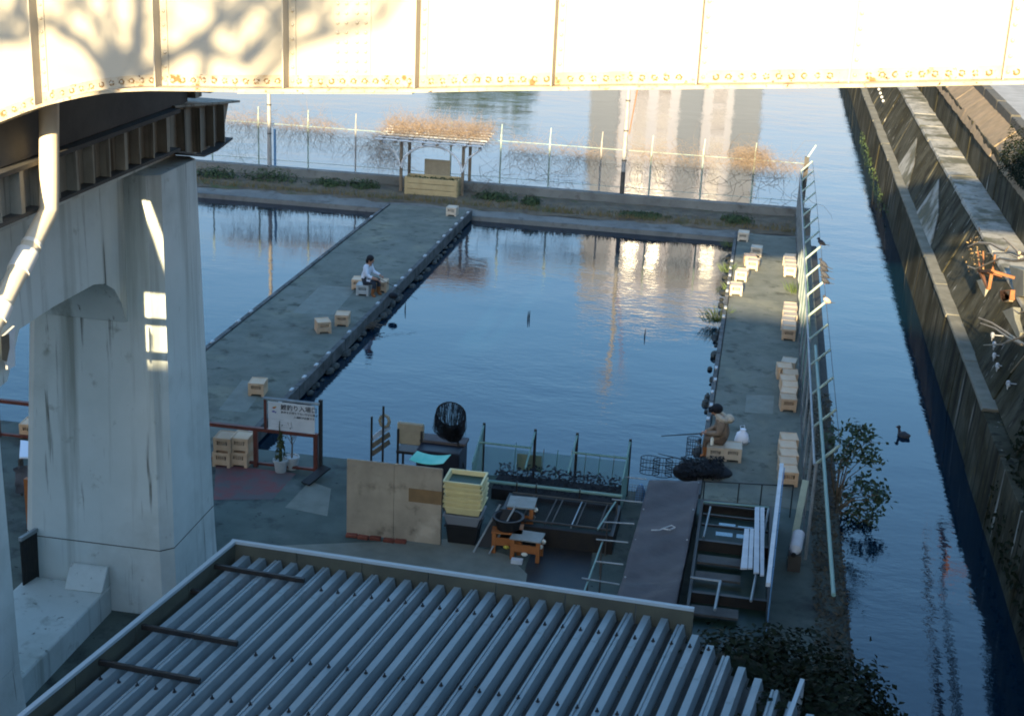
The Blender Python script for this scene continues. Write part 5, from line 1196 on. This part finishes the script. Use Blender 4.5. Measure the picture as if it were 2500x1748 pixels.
for i, (yc, l) in enumerate(((18.3,'loose ivy trail over the channel at the far end of the mound'),(16.9,'middle loose ivy trail hanging over the channel'),(15.5,'nearest loose ivy trail hanging over the channel'))):
    b = MB(); b.tube([(1.7,yc,1.3),(2.2,yc-.15,1.2),(2.5,yc-.3,.8),(2.62,yc-.45,.5)],[.014,.012,.009,.005],5)
    for k in range(70):
        t_ = random.random(); c_ = Vector((1.9+.75*t_,yc-.1-.4*t_,1.3-.75*t_)); e_ = c_+Vector((random.gauss(0,.13),random.gauss(0,.3),random.gauss(0,.15))); b.tube([c_,e_],[.004,.003],3,False); b.leaf(e_,(random.gauss(.5,.6),random.gauss(-.3,.6),random.gauss(.6,.5)),random.uniform(.07,.12),.08)
    o = b.build('ivy_trail', MT['ivy'], None, (2.2,yc,DZ), smooth=False); tag(o, l, 'ivy', 'ivy trails over the channel')
def sapling(root, label):
    t = thing('sapling', root, label, 'tree'); root = Vector(root); random.seed(12)
    st = MB(); lv = MB()
    targets = [cc(c4,*q) for q in ((1600,480),(1700,560),(1440,540),(1690,680),(1480,760),(1620,900),(1780,960),(1790,1050),(1700,1130),(1560,1160),(1720,1240),(1640,1300),(1540,1010),(1560,620),(1660,520),(1560,700),(1800,1010),(1620,1110),(1680,960),(1720,740))]
    for k, px in enumerate(targets):
        Y = root.y-.2+random.uniform(-.3,.3); e = PY(*px, Y)
        lo_ = px[1] > 900+840/3.276
        s0 = root if not lo_ else root+Vector((0,-.3,0))
        mid = (s0+e)/2+Vector((-.1,0,.12)); st.tube([s0,mid,e],[.016,.011,.004],5)
        for j in range(46):
            c_ = e+Vector((random.gauss(0,.11),random.gauss(0,.15),random.gauss(0,.085))); lv.leaf(c_, (random.gauss(0,.5),random.gauss(-.3,.5),random.gauss(.7,.4)), random.uniform(.09,.15), .065)
            if j % 6 == 0: st.tube([e+(mid-e)*random.uniform(0,.3),c_],[.004,.002],3,False)
    st.build('branches', MT['twig'], t); lv.build('leaves', MT['leafy'], t, smooth=False)
sapling((2.15,27.0,.15), 'leafy sapling leaning from the bank over the right channel')
b = MB(); random.seed(41)
for k in range(2600):
    y = random.uniform(20,33); x = random.uniform(1.62,2.2); b.leaf((x,y,DZ+random.uniform(0,.14)), (random.gauss(0,.6),random.gauss(0,.6),1), random.uniform(.05,.12), .05)
tag(b.build('leaf_litter', M('litter', (.05,.045,.03), (.09,.08,.055), 4, .9), smooth=False), kind='stuff')
pz = P(*cc(c4,1120,1180),1.2); q = P(*cc(c4,1180,980),1.7)
b = MB(); b.bar((pz.x,pz.y,DZ),(q.x+.05,q.y+.4,1.75),.12,.03); tag(b.build('leaning_plank', MT['fencepale'], None, (pz.x,pz.y,DZ)), 'pale plank leaning against the right fence', 'plank')

# ================================================================== RETAINING WALL ON THE RIGHT
rwl = thing('retaining_wall', (5.2,50,0), 'stepped stained concrete retaining wall along the right side of the channel', 'wall')
def wallseg(name, prof, y0, y1, mat, parent=rwl, n=24, jit=0, seg=3.4):
    if y1 > 100 and y0 < 100: wallseg(name, prof, 100.01, y1, mat, parent, 6, jit, 200); y1 = 100
    y = y0
    while y < y1-.3:
        e_ = min(y+seg*random.uniform(.85,1.15), y1); k_ = max(3, int((e_-y)*n/60)); b = MB(); rings = []; ox = random.uniform(-.02,.02)*(seg < 50)
        for k in range(k_+1):
            yy = y+(e_-.035-y)*k/k_; rings.append([Vector((x+ox+random.uniform(-jit,jit),yy,z+random.uniform(-jit,jit))) for x,z in prof])
        b.loft(rings); b.build(name, MT[mat], parent, ang=30, bev=.015 if y < 60 else 0); y = e_
random.seed(2)
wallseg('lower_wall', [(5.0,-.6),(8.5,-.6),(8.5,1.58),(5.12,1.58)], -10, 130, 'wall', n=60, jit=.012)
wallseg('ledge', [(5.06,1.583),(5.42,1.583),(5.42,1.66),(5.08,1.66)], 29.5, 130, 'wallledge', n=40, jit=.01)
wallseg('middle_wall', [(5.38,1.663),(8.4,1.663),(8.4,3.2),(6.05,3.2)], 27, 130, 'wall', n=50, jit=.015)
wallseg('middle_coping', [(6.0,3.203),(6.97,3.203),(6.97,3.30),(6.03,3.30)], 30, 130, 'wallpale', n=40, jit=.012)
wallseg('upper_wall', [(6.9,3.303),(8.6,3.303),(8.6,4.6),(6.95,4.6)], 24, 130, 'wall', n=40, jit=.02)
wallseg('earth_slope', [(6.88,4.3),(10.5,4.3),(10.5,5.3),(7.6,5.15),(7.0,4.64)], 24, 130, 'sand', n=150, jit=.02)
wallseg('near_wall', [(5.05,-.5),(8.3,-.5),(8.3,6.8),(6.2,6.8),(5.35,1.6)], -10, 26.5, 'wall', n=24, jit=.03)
for i in range(26):
    y = 34+i*3.2; b = MB(); b.box((7.55,y,5.1),(7.85,y+3.1,5.42+random.uniform(-.03,.03))); b.build('kerb_block', MT['kerbbrick'], rwl, bev=.03)
b = MB(); b.box((7.86,24,4.8),(60,140,5.35)); tag(b.build('terrace', MT['concrete']), kind='structure')
b = MB(); b.bar((8.0,62,5.36),(15,60,5.36),.5,.01); b.build('pale_line', MT['whitepaint'], bpy.data.objects['terrace'])
for y0, y1 in ((53,57.5),(44,49)):
    b = MB(); b.add([(5.372,y0,1.68),(5.372,y1,1.68),(5.90,y1-.3,2.92),(5.66,y0+1.6,2.35)],[(0,1,2,3)]); b.add([(5.345,y0,1.675),(5.345,y1,1.675),(5.875,y1-.3,2.92),(5.635,y0+1.6,2.35)],[(3,2,1,0)]); b.build('pale_render', MT['wallpale'], rwl)
# slabs, rusty bracket, planks and rubble on the near part of the wall
def slabq(name, pxs, X, mat, label, cat, th=.12, group=None):
    q = [PX(x,y,X) for x,y in pxs]; b = MB(); n = len(q)
    b.add(q+[v+Vector((th,0,0)) for v in q],[tuple(range(n)),tuple(range(2*n-1,n-1,-1))]+[(i,n+i,n+(i+1)%n,(i+1)%n) for i in range(n)])
    c_ = sum(q,Vector())/n; bm_ = b.build(name, MT[mat], None, c_, bev=.015); return tag(bm_, label, cat, group)
z4 = lambda o,s,x,y: (o[0]+x/s, o[1]+y/s)
w4 = (2150,480); w5 = (2200,700)
slabq('concrete_slab', [z4(w4,6.55,x,y) for x,y in ((1400,1380),(1600,1320),(1680,1450),(1650,1750),(1560,2100),(1480,2060),(1440,1650))], 5.75, 'slab', 'sunlit pale concrete slab leaning on the wall below the rusty bracket', 'slab')
slabq('wall_block', [z4(w5,7.643,x,y) for x,y in ((1310,450),(1370,490),(1260,1000),(1200,1180),(1220,900))], 5.65, 'slab', 'narrow pale wedge of concrete below the leaning slab', 'slab')
slabq('timber_post', [z4(w5,7.643,x,y) for x,y in ((1400,790),(1440,800),(1290,1600),(1240,1600))], 5.7, 'wood', 'thin sunlit timber batten on the dark wall', 'batten', .05)
slabq('timber_post', [z4(w5,7.643,x,y) for x,y in ((1930,1130),(2010,1150),(1960,1800),(1870,1780))], 5.75, 'slab', 'broad sunlit post beside the white insulators', 'post', .1)
slabq('rubble_block', [z4(w5,7.643,x,y) for x,y in ((1820,480),(2080,380),(2120,600),(2220,860),(2200,950),(1980,900),(1880,720))], 5.85, 'slab', 'broken pale concrete block right of the slab', 'rubble', .4)
slabq('rubble_block', [z4(w4,6.55,x,y) for x,y in ((1900,1500),(2080,1490),(2060,1650),(1930,1700))], 5.9, 'rust', 'ochre rubble block under the branches', 'rubble', .3)
slabq('rubble_block', [z4(w4,6.55,x,y) for x,y in ((2050,1100),(2293,1180),(2293,1600),(2150,1600))], 6.0, 'slab', 'pale rubble slab at the right edge under the branches', 'rubble', .3)
slabq('rubble_block', [z4(w5,7.643,x,y) for x,y in ((1840,80),(2030,60),(2010,280),(1900,300))], 5.9, 'sand', 'tan rubble chunk above the broken block', 'rubble', .3)
rb = thing('rusty_bracket', PX(*z4(w4,6.55,1700,1300),5.5), 'rusty triangular steel bracket jutting from the wall', 'bracket')
Q = lambda x,y,X=5.42: PX(*z4(w4,6.55,x,y),X)
for nm, pts in (('arm',((1590,1190),(1720,1470))),('arm',((1780,1190),(1730,1470))),('crossbar',((1570,1190),(1790,1190))),('upright',((1550,880),(1590,1180))),('upright',((1830,930),(1790,1180))),('upright',((1640,880),(1640,1180)))):
    b = MB(); b.bar(Q(*pts[0]),Q(*pts[1]),.07 if nm!='upright' else .035,.07 if nm!='upright' else .035); b.build(nm, MT['rust'], rb)
for x_ in (1590,1780):
    b = MB(); b.bar(Q(x_,1190),Q(x_+10,1200)+Vector((.5,0,-.1)),.06,.06); b.build('wall_tie', MT['rust'], rb)
# bare branches reaching in from the right
def branchset(name, pts_list, X, label):
    b = MB()
    for k, (pts, r_) in enumerate(pts_list):
        b.tube([PX(*p_, X-.08*k) for p_ in pts], [r_*(1-.6*i/(len(pts)-1)) for i in range(len(pts))], 5)
    return tag(b.build(name, MT['branch'], None, PX(*pts_list[0][0][0],X), ang=70), label, 'branch')
MT['branch'] = M('bare_branch', (.42,.33,.22), (.34,.26,.17), 8, .85)
W4 = lambda *l: [z4(w4,6.55,x,y) for x,y in l]; W5 = lambda *l: [z4(w5,7.643,x,y) for x,y in l]
branchset('bare_branch', [(W4((2500,910),(2200,910),(1950,850),(1780,760),(1560,740),(1400,800)),.05),(W4((2350,1010),(2130,1030),(1900,990),(1700,1080),(1520,1160),(1390,1110)),.035),(W4((2250,960),(2100,900),(1700,910)),.025),(W4((2220,900),(2080,760),(1960,660)),.03),(W4((2000,870),(2050,800)),.02),(W4((2210,980),(2060,930)),.02)], 5.1, 'pale bare branches reaching over the rusty bracket from the right')
branchset('bare_branch', [(W5((2400,1150),(2180,1010),(1980,860),(1700,680),(1450,580)),.035),(W5((2250,1080),(2000,950),(1760,780),(1480,680)),.03),(W5((2500,850),(2150,970),(1850,1080),(1540,1090)),.025),(W5((2500,1150),(2300,1300),(2050,1600)),.03),(W5((2400,420),(2200,500),(2100,430)),.025)], 5.1, 'lower spray of thin bare branches in front of the dark wall')
b = MB(); random.seed(6)
for k in range(60):
    q = Q(random.gauss(1500,90),random.gauss(900,140),5.15); b.leaf(q,(random.gauss(-.5,.5),random.gauss(-.5,.5),random.gauss(.3,.5)),random.uniform(.04,.09),.035)
tag(b.build('dry_leaves', M('dry_leaf', (.36,.24,.10), (.10,.07,.04), 9, .8), None, Q(1500,900,5.2), smooth=False), 'cluster of dry curled leaves on the branch tips by the rusty bracket', 'leaves')
# white insulators in two rows
INS = [(W5,(1710,880)),(W5,(1740,1050)),(W5,(1740,1260)),(W5,(1800,1450)),(W5,(1600,1480)),(W5,(2000,1450+330)),(W5,(1690,1690)),(W5,(1730,1900)),(W5,(1760,2080)),(W5,(1850,2230))]
ins = MB(); ins.ball((0,0,0),.055,8,5,(1,1,.8)); ins.ball((0,.07,-.06),.045,8,5); ins.ball((0,-.07,-.06),.045,8,5); ins.tube([(0,0,-.02),(.0,0,-.19)],[.045,.01],8); ins.bar((.02,0,-.03),(.3,0,-.03),.02,.02)
ime = ins.mesh('insulator', MT['ceramic'])
for i,(fn,p_) in enumerate(INS):
    q = PX(*fn(p_)[0], 5.5); o = inst(ime,'white_insulator',q); o.scale = (.8,.85,.85); tag(o, ('topmost','second','third','fourth','fifth','sixth','seventh','eighth','ninth','lowest')[i]+' white ceramic insulator down the dark right wall', 'insulator', 'white insulators on the wall')
# creepers on the dark wall and pale spots far up
random.seed(17)
vine('wall_creeper', 4.6,5.0,.4,2.4,0,1,'bush','x') if False else None
def wall_creep(y0,y1,z0,z1,n,label,mat):
    b = MB()
    for k in range(n):
        y = random.uniform(y0,y1); z = random.uniform(z0,z1); x = (5.0+.08*max(z,0) if z < 1.6 else 5.38+.43*(z-1.6)) if y > 27 else (5.05+.17*max(z,0) if z < 1.6 else 5.35+.165*(z-1.6)); b.leaf((x-.03-random.random()*.12,y,z),(-1,random.gauss(-.3,.6),random.gauss(.3,.5)),random.uniform(.08,.2),.09)
        if k % 9 == 0: b.tube([(x-.03,y,z),(x-.06,y+random.uniform(-.3,.3),z-random.uniform(.3,.9))],[.012,.006],4)
    tag(b.build('wall_creeper', MT[mat], None, (4.5,(y0+y1)/2,z0), smooth=False), label, 'creeper', 'creepers on the right wall')
wall_creep(17,27,.3,5.5,2600,'dark creeper covering the nearest shaded part of the right wall','ivy')
wall_creep(55,75,.05,.4,110,'green weeds along the waterline of the far right wall','bush')
bush((7.3,41,4.5), .7, 2.6, 1.3, 4200, .1, 'ivy', 'dark shrub standing in for a tree crown shadow on the upper ledge of the right wall')  # leaf clump put where a tree crown's shadow falls
b = MB()
for k in range(5): q = PX(*z4((2050,180),5.096,470+k*18,150+k*48),5.45); b.ball(q,.07,8,5)
tag(b.build('white_flowers', MT['clip'], None, PX(*z4((2050,180),5.096,510,250),5.5)), 'string of small white blobs high on the far wall under the girder', 'marker')

# ================================================================== LEFT GAP BETWEEN THE COLUMNS
z1 = lambda x,y,oy: (x/4.221, oy+y/4.221)
q = P(*z1(100,1310,760)); 
for i,(x,y,l) in enumerate(((280,1310,'shaded crate by the red rail seen between the columns'),(430,1340,'low crate right of the other one between the columns'))):
    p = P(*z1(x,y,760)); crate((p.x,p.y+.22,0), l, .1)
p = P(*z1(350,1520,760),1.1); tb = thing('cloth_table', (p.x,p.y,DZ), 'white cloth covered table seen between the pier columns', 'table')
qq = [P(*z1(x,y,760),1.1) for x,y in ((200,1515),(490,1520),(490,1370),(212,1340))]
b = MB(); b.add(qq+[v+Vector((0,0,.03)) for v in qq],[(0,3,2,1),(4,5,6,7),(0,1,5,4),(1,2,6,5),(2,3,7,6),(3,0,4,7)]); b.build('cloth', MT['cloth'], tb)
for v in qq:
    b = MB(); b.box((v.x-.02,v.y-.02,DZ),(v.x+.02,v.y+.02,1.09)); b.build('leg', MT['steeldark'], tb)
qq = [P(*z1(x,y,1080),z_) for x,y,z_ in ((140,250,.95),(420,190,1.05),(400,500,.5),(170,530,.45))]
b = MB(); n=8
for j in range(n+1):
    for i in range(n+1):
        u,v=i/n,j/n; q_=(qq[0]*(1-u)+qq[1]*u)*(1-v)+(qq[3]*(1-u)+qq[2]*u)*v; b.v.append((q_.x,q_.y+random.uniform(-.04,.04),q_.z+random.uniform(-.03,.03)))
b.f=[(j*(n+1)+i,(j+1)*(n+1)+i,(j+1)*(n+1)+i+1,j*(n+1)+i+1) for j in range(n) for i in range(n)]; b.mi=[0]*len(b.f)
tag(b.build('dark_sheet', MT['tarpdk'], None, qq[0], ang=60), 'crumpled dark plastic sheet hanging below the white table', 'sheet')
p0_ = P(*z1(333,850,1080),DZ+.1); b = MB(); b.box((p0_.x-.08,p0_.y-.05,DZ),(p0_.x+.08,p0_.y+.05,1.35)); tag(b.build('orange_post', MT['orange'], None, p0_), 'brown orange post between the pier columns', 'post')
a_, c_ = P(*z1(205,1000,1080),1.6), P(*z1(420,870,1080),1.6)
gt = thing('corrugated_gate', (a_.x,a_.y,DZ), 'dark corrugated fence with a pale top rail between the pier columns', 'fence')
b = MB(); b.bar(a_,c_,.06,.06); b.build('top_rail', MT['steel'], gt)
for i in range(8):
    u = a_+(c_-a_)*(i/8); v = a_+(c_-a_)*((i+.9)/8); b = MB(); b.bar(upz((u+v)/2,DZ),upz((u+v)/2,1.56),.02,(v-u).length,(c_-a_).normalized()); b.build('slat', MT['baroil'], gt)
nb = thing('notice_panel', PX(*z1(110,300,760),-9.0), 'white weathered panel hanging on the left pier column', 'panel')
qq = [PX(*z1(x,y,760),-9.0) for x,y in ((20,250),(130,150),(135,560),(60,600))]; qz = [v+Vector((.03,0,0)) for v in qq]
b = MB(); b.add(qq+qz,[(0,1,2,3),(7,6,5,4),(0,4,5,1),(1,5,6,2),(2,6,7,3),(3,7,4,0)]); b.build('panel', MT['whitepaint'], nb)
qq = [PX(*z1(x,y,760),-8.96) for x,y in ((10,260),(95,230),(100,380),(70,520),(20,500))]; b = MB(); b.add(qq,[(0,1,2,3,4)]); b.build('stain', MT['wood'], nb)

# ================================================================== FAR SIDE, MIRRORED IN THE WATER
def tower(name, x0, x1, y0, h, label, wallm, strips):
    t = thing(name, ((x0+x1)/2,y0,2.2), label, 'building')
    b = MB(); b.box((x0,y0,2.2),(x1,y0+14,h)); b.build('wall', MT[wallm], t)
    b = MB(); b.box((x0-.2,y0-.2,h),(x1+.2,y0+14.2,h+.8)); b.build('parapet', MT[wallm], t)
    for (u0,u1,m_) in strips:
        X0_, X1_ = x0+(x1-x0)*u0, x0+(x1-x0)*u1
        if m_ != 'win':
            b = MB(); b.box((X0_,y0-.5,2.2),(X1_,y0-.003,h-.5)); b.build('bay', MT[m_], t)
        else:
            z = 5.0
            while z < h-2.5:
                b = MB(); b.box((X0_,y0-.06,z),(X1_,y0-.003,z+1.5)); wn = b.build('window', MT['pane'], t)
                b = MB(); b.box((X0_-.1,y0-.15,z-.15),(X1_+.1,y0-.062,z)); b.build('sill', MT['whitepaint'], wn); z += 3.0
tower('apartment_tower', -18.2,-.4,152, 31.5, 'tall cream apartment block beyond the moat, seen only as a reflection in the water', 'tower', ((0,.17,'towerdk'),(.26,.34,'win'),(.4,.47,'win'),(.53,.66,'towerdk'),(.72,.80,'win'),(.84,1.0,'towerdk')))
random.seed(19)
for i, x in enumerate((-33,-29.5,-26)):
    t = thing('evergreen_tree', (x,150,2.2), ('left','middle','right')[i]+' dark evergreen beyond the moat, seen as a reflection in the water', 'tree', 'evergreens beyond the moat')
    b = MB(); b.tube([(x,150,2.1),(x+.1,150,7)],[.35,.2],8); b.build('trunk', MT['trunk'], t)
    b = MB()
    for k in range(900):
        u = Vector((random.gauss(0,1),random.gauss(0,1),random.gauss(0,1))).normalized()*random.uniform(.5,1); b.leaf((x+u.x*2.6,150+u.y*2.4,8+u.z*4.6+random.gauss(0,.3)),u+Vector((0,-.5,.5)),.9,.5)
    b.build('crown', MT['fartree'], t, smooth=False)

# ================================================================== BEHIND THE VIEWER (unseen; the buildings are added and stepped to cast the long shade)
def rear(x0, x1, top, label):
    t = thing('shade_building', ((x0+x1)/2,-26,0), label, 'building', 'added shading buildings behind the viewpoint')
    b = MB(); b.box((x0,-34,-.5),(x1,-20,top-.5)); b.build('wall', MT['backwall'], t)
    b = MB(); b.box((x0+.0,-34,top-.497),(x1-.0,-20,top)); b.build('parapet', MT['tiles'], t)
    z = 2.0
    while z < top-3:
        x = x0+.6
        while x < x1-1.2:
            b = MB(); b.box((x,-19.997,z),(x+.9,-19.95,z+1.3)); b.build('window', MT['pane'], t); x += 1.9
        z += 3.2
rear(-60,-12.75,19.0,'broad added shade building behind the viewpoint on the left, out of view')
rear(-12.74,-10.35,16.2,'narrow low added shade building behind the viewpoint, out of view')
rear(-10.34,-5.3,18.75,'taller added shade building behind the viewpoint, out of view')
rear(-5.29,34,17.9,'long added shade building behind the viewpoint on the right, out of view')
# bare street tree whose branches shade the left of the girder
bt = thing('bare_tree', (-8.2,-5.5,9.95), 'bare winter tree left of the viewpoint throwing branch shadows on the girder', 'tree')
random.seed(23); tb_ = MB()
YT = -5.5
def to_tree(x, y):                       # where a limb must stand for its shadow to reach this spot of the girder
    g = GP(x, y); return g + LD*((YT-g.y)/LD.y)
crotch = to_tree(285, 262)
tb_.tube([(crotch.x+.3,YT,9.9),(crotch.x+.2,YT,12.5),(crotch.x+.05,YT,crotch.z-1.2),crotch],[.30,.25,.20,.17],10)
limbs = [([(262,200),(215,140),(125,78),(62,35),(35,-40),(20,-140)],.075),([(268,190),(262,125),(243,75),(205,10),(170,-90)],.065),([(300,190),(332,120),(330,60),(333,0),(330,-120)],.12),([(290,190),(284,110),(272,20),(262,-100)],.06),
         ([(90,60),(35,70),(0,130),(-60,190)],.05),([(40,-20),(28,75),(0,135)],.06),([(330,180),(405,170),(520,88),(640,0),(700,-80)],.075),([(400,165),(480,135),(580,122),(700,55),(760,-30)],.06),([(488,160),(520,90),(535,45),(530,-60)],.055),
         ([(590,128),(690,80),(760,10),(800,-80)],.05),([(600,120),(676,76),(740,6)],.045),([(620,180),(720,122),(860,86),(930,60),(1010,-20)],.055),([(560,105),(600,40),(660,-40)],.04),([(150,90),(170,30),(200,-60)],.04),([(-40,60),(-20,0),(0,-80)],.07),([(720,122),(790,60),(850,-30)],.035)]
for px, r_ in limbs:
    pts = [to_tree(x, y)+Vector((0,random.uniform(-.5,.5),0)) for x, y in px]
    if px[0][1] > 180: pts = [crotch]+pts
    r_ *= 1.35; tb_.tube(pts,[r_*(1-.55*i/(len(pts)-1)) for i in range(len(pts))],7,False)
    for k in range(7):                  # side twigs
        i = random.randint(1,len(pts)-1); q = pts[i]; d_ = Vector((random.uniform(-1,1),random.uniform(-.3,.3),random.uniform(.2,1))).normalized()*random.uniform(.6,1.5)
        tb_.tube([q,q+d_*.5+Vector((0,0,.05)),q+d_],[.022,.016,.008],4,False)
tb_.build('trunk_and_limbs', MT['trunk'], bt, ang=70)

# road bridge the viewer stands on
rb_ = thing('road_bridge', (0,-9,9.9), 'road bridge under the viewpoint with a low concrete parapet, out of view', 'bridge')
b = MB(); b.box((-40,-18.5,9.3),(40,-.903,9.95)); b.build('slab', MT['concrete'], rb_)
b = MB(); b.box((-40,-.9,9.0),(40,-.55,10.25)); b.build('parapet', MT['concrete'], rb_)
b = MB(); b.box((-40,-18.85,9.3),(40,-18.503,11.2)); b.build('parapet', MT['concrete'], rb_)
for x in (-24,-4,16):
    b = MB(); b.box((x-1,-16,-.5),(x+1,-3,9.297)); b.build('pier', MT['concrete'], rb_)
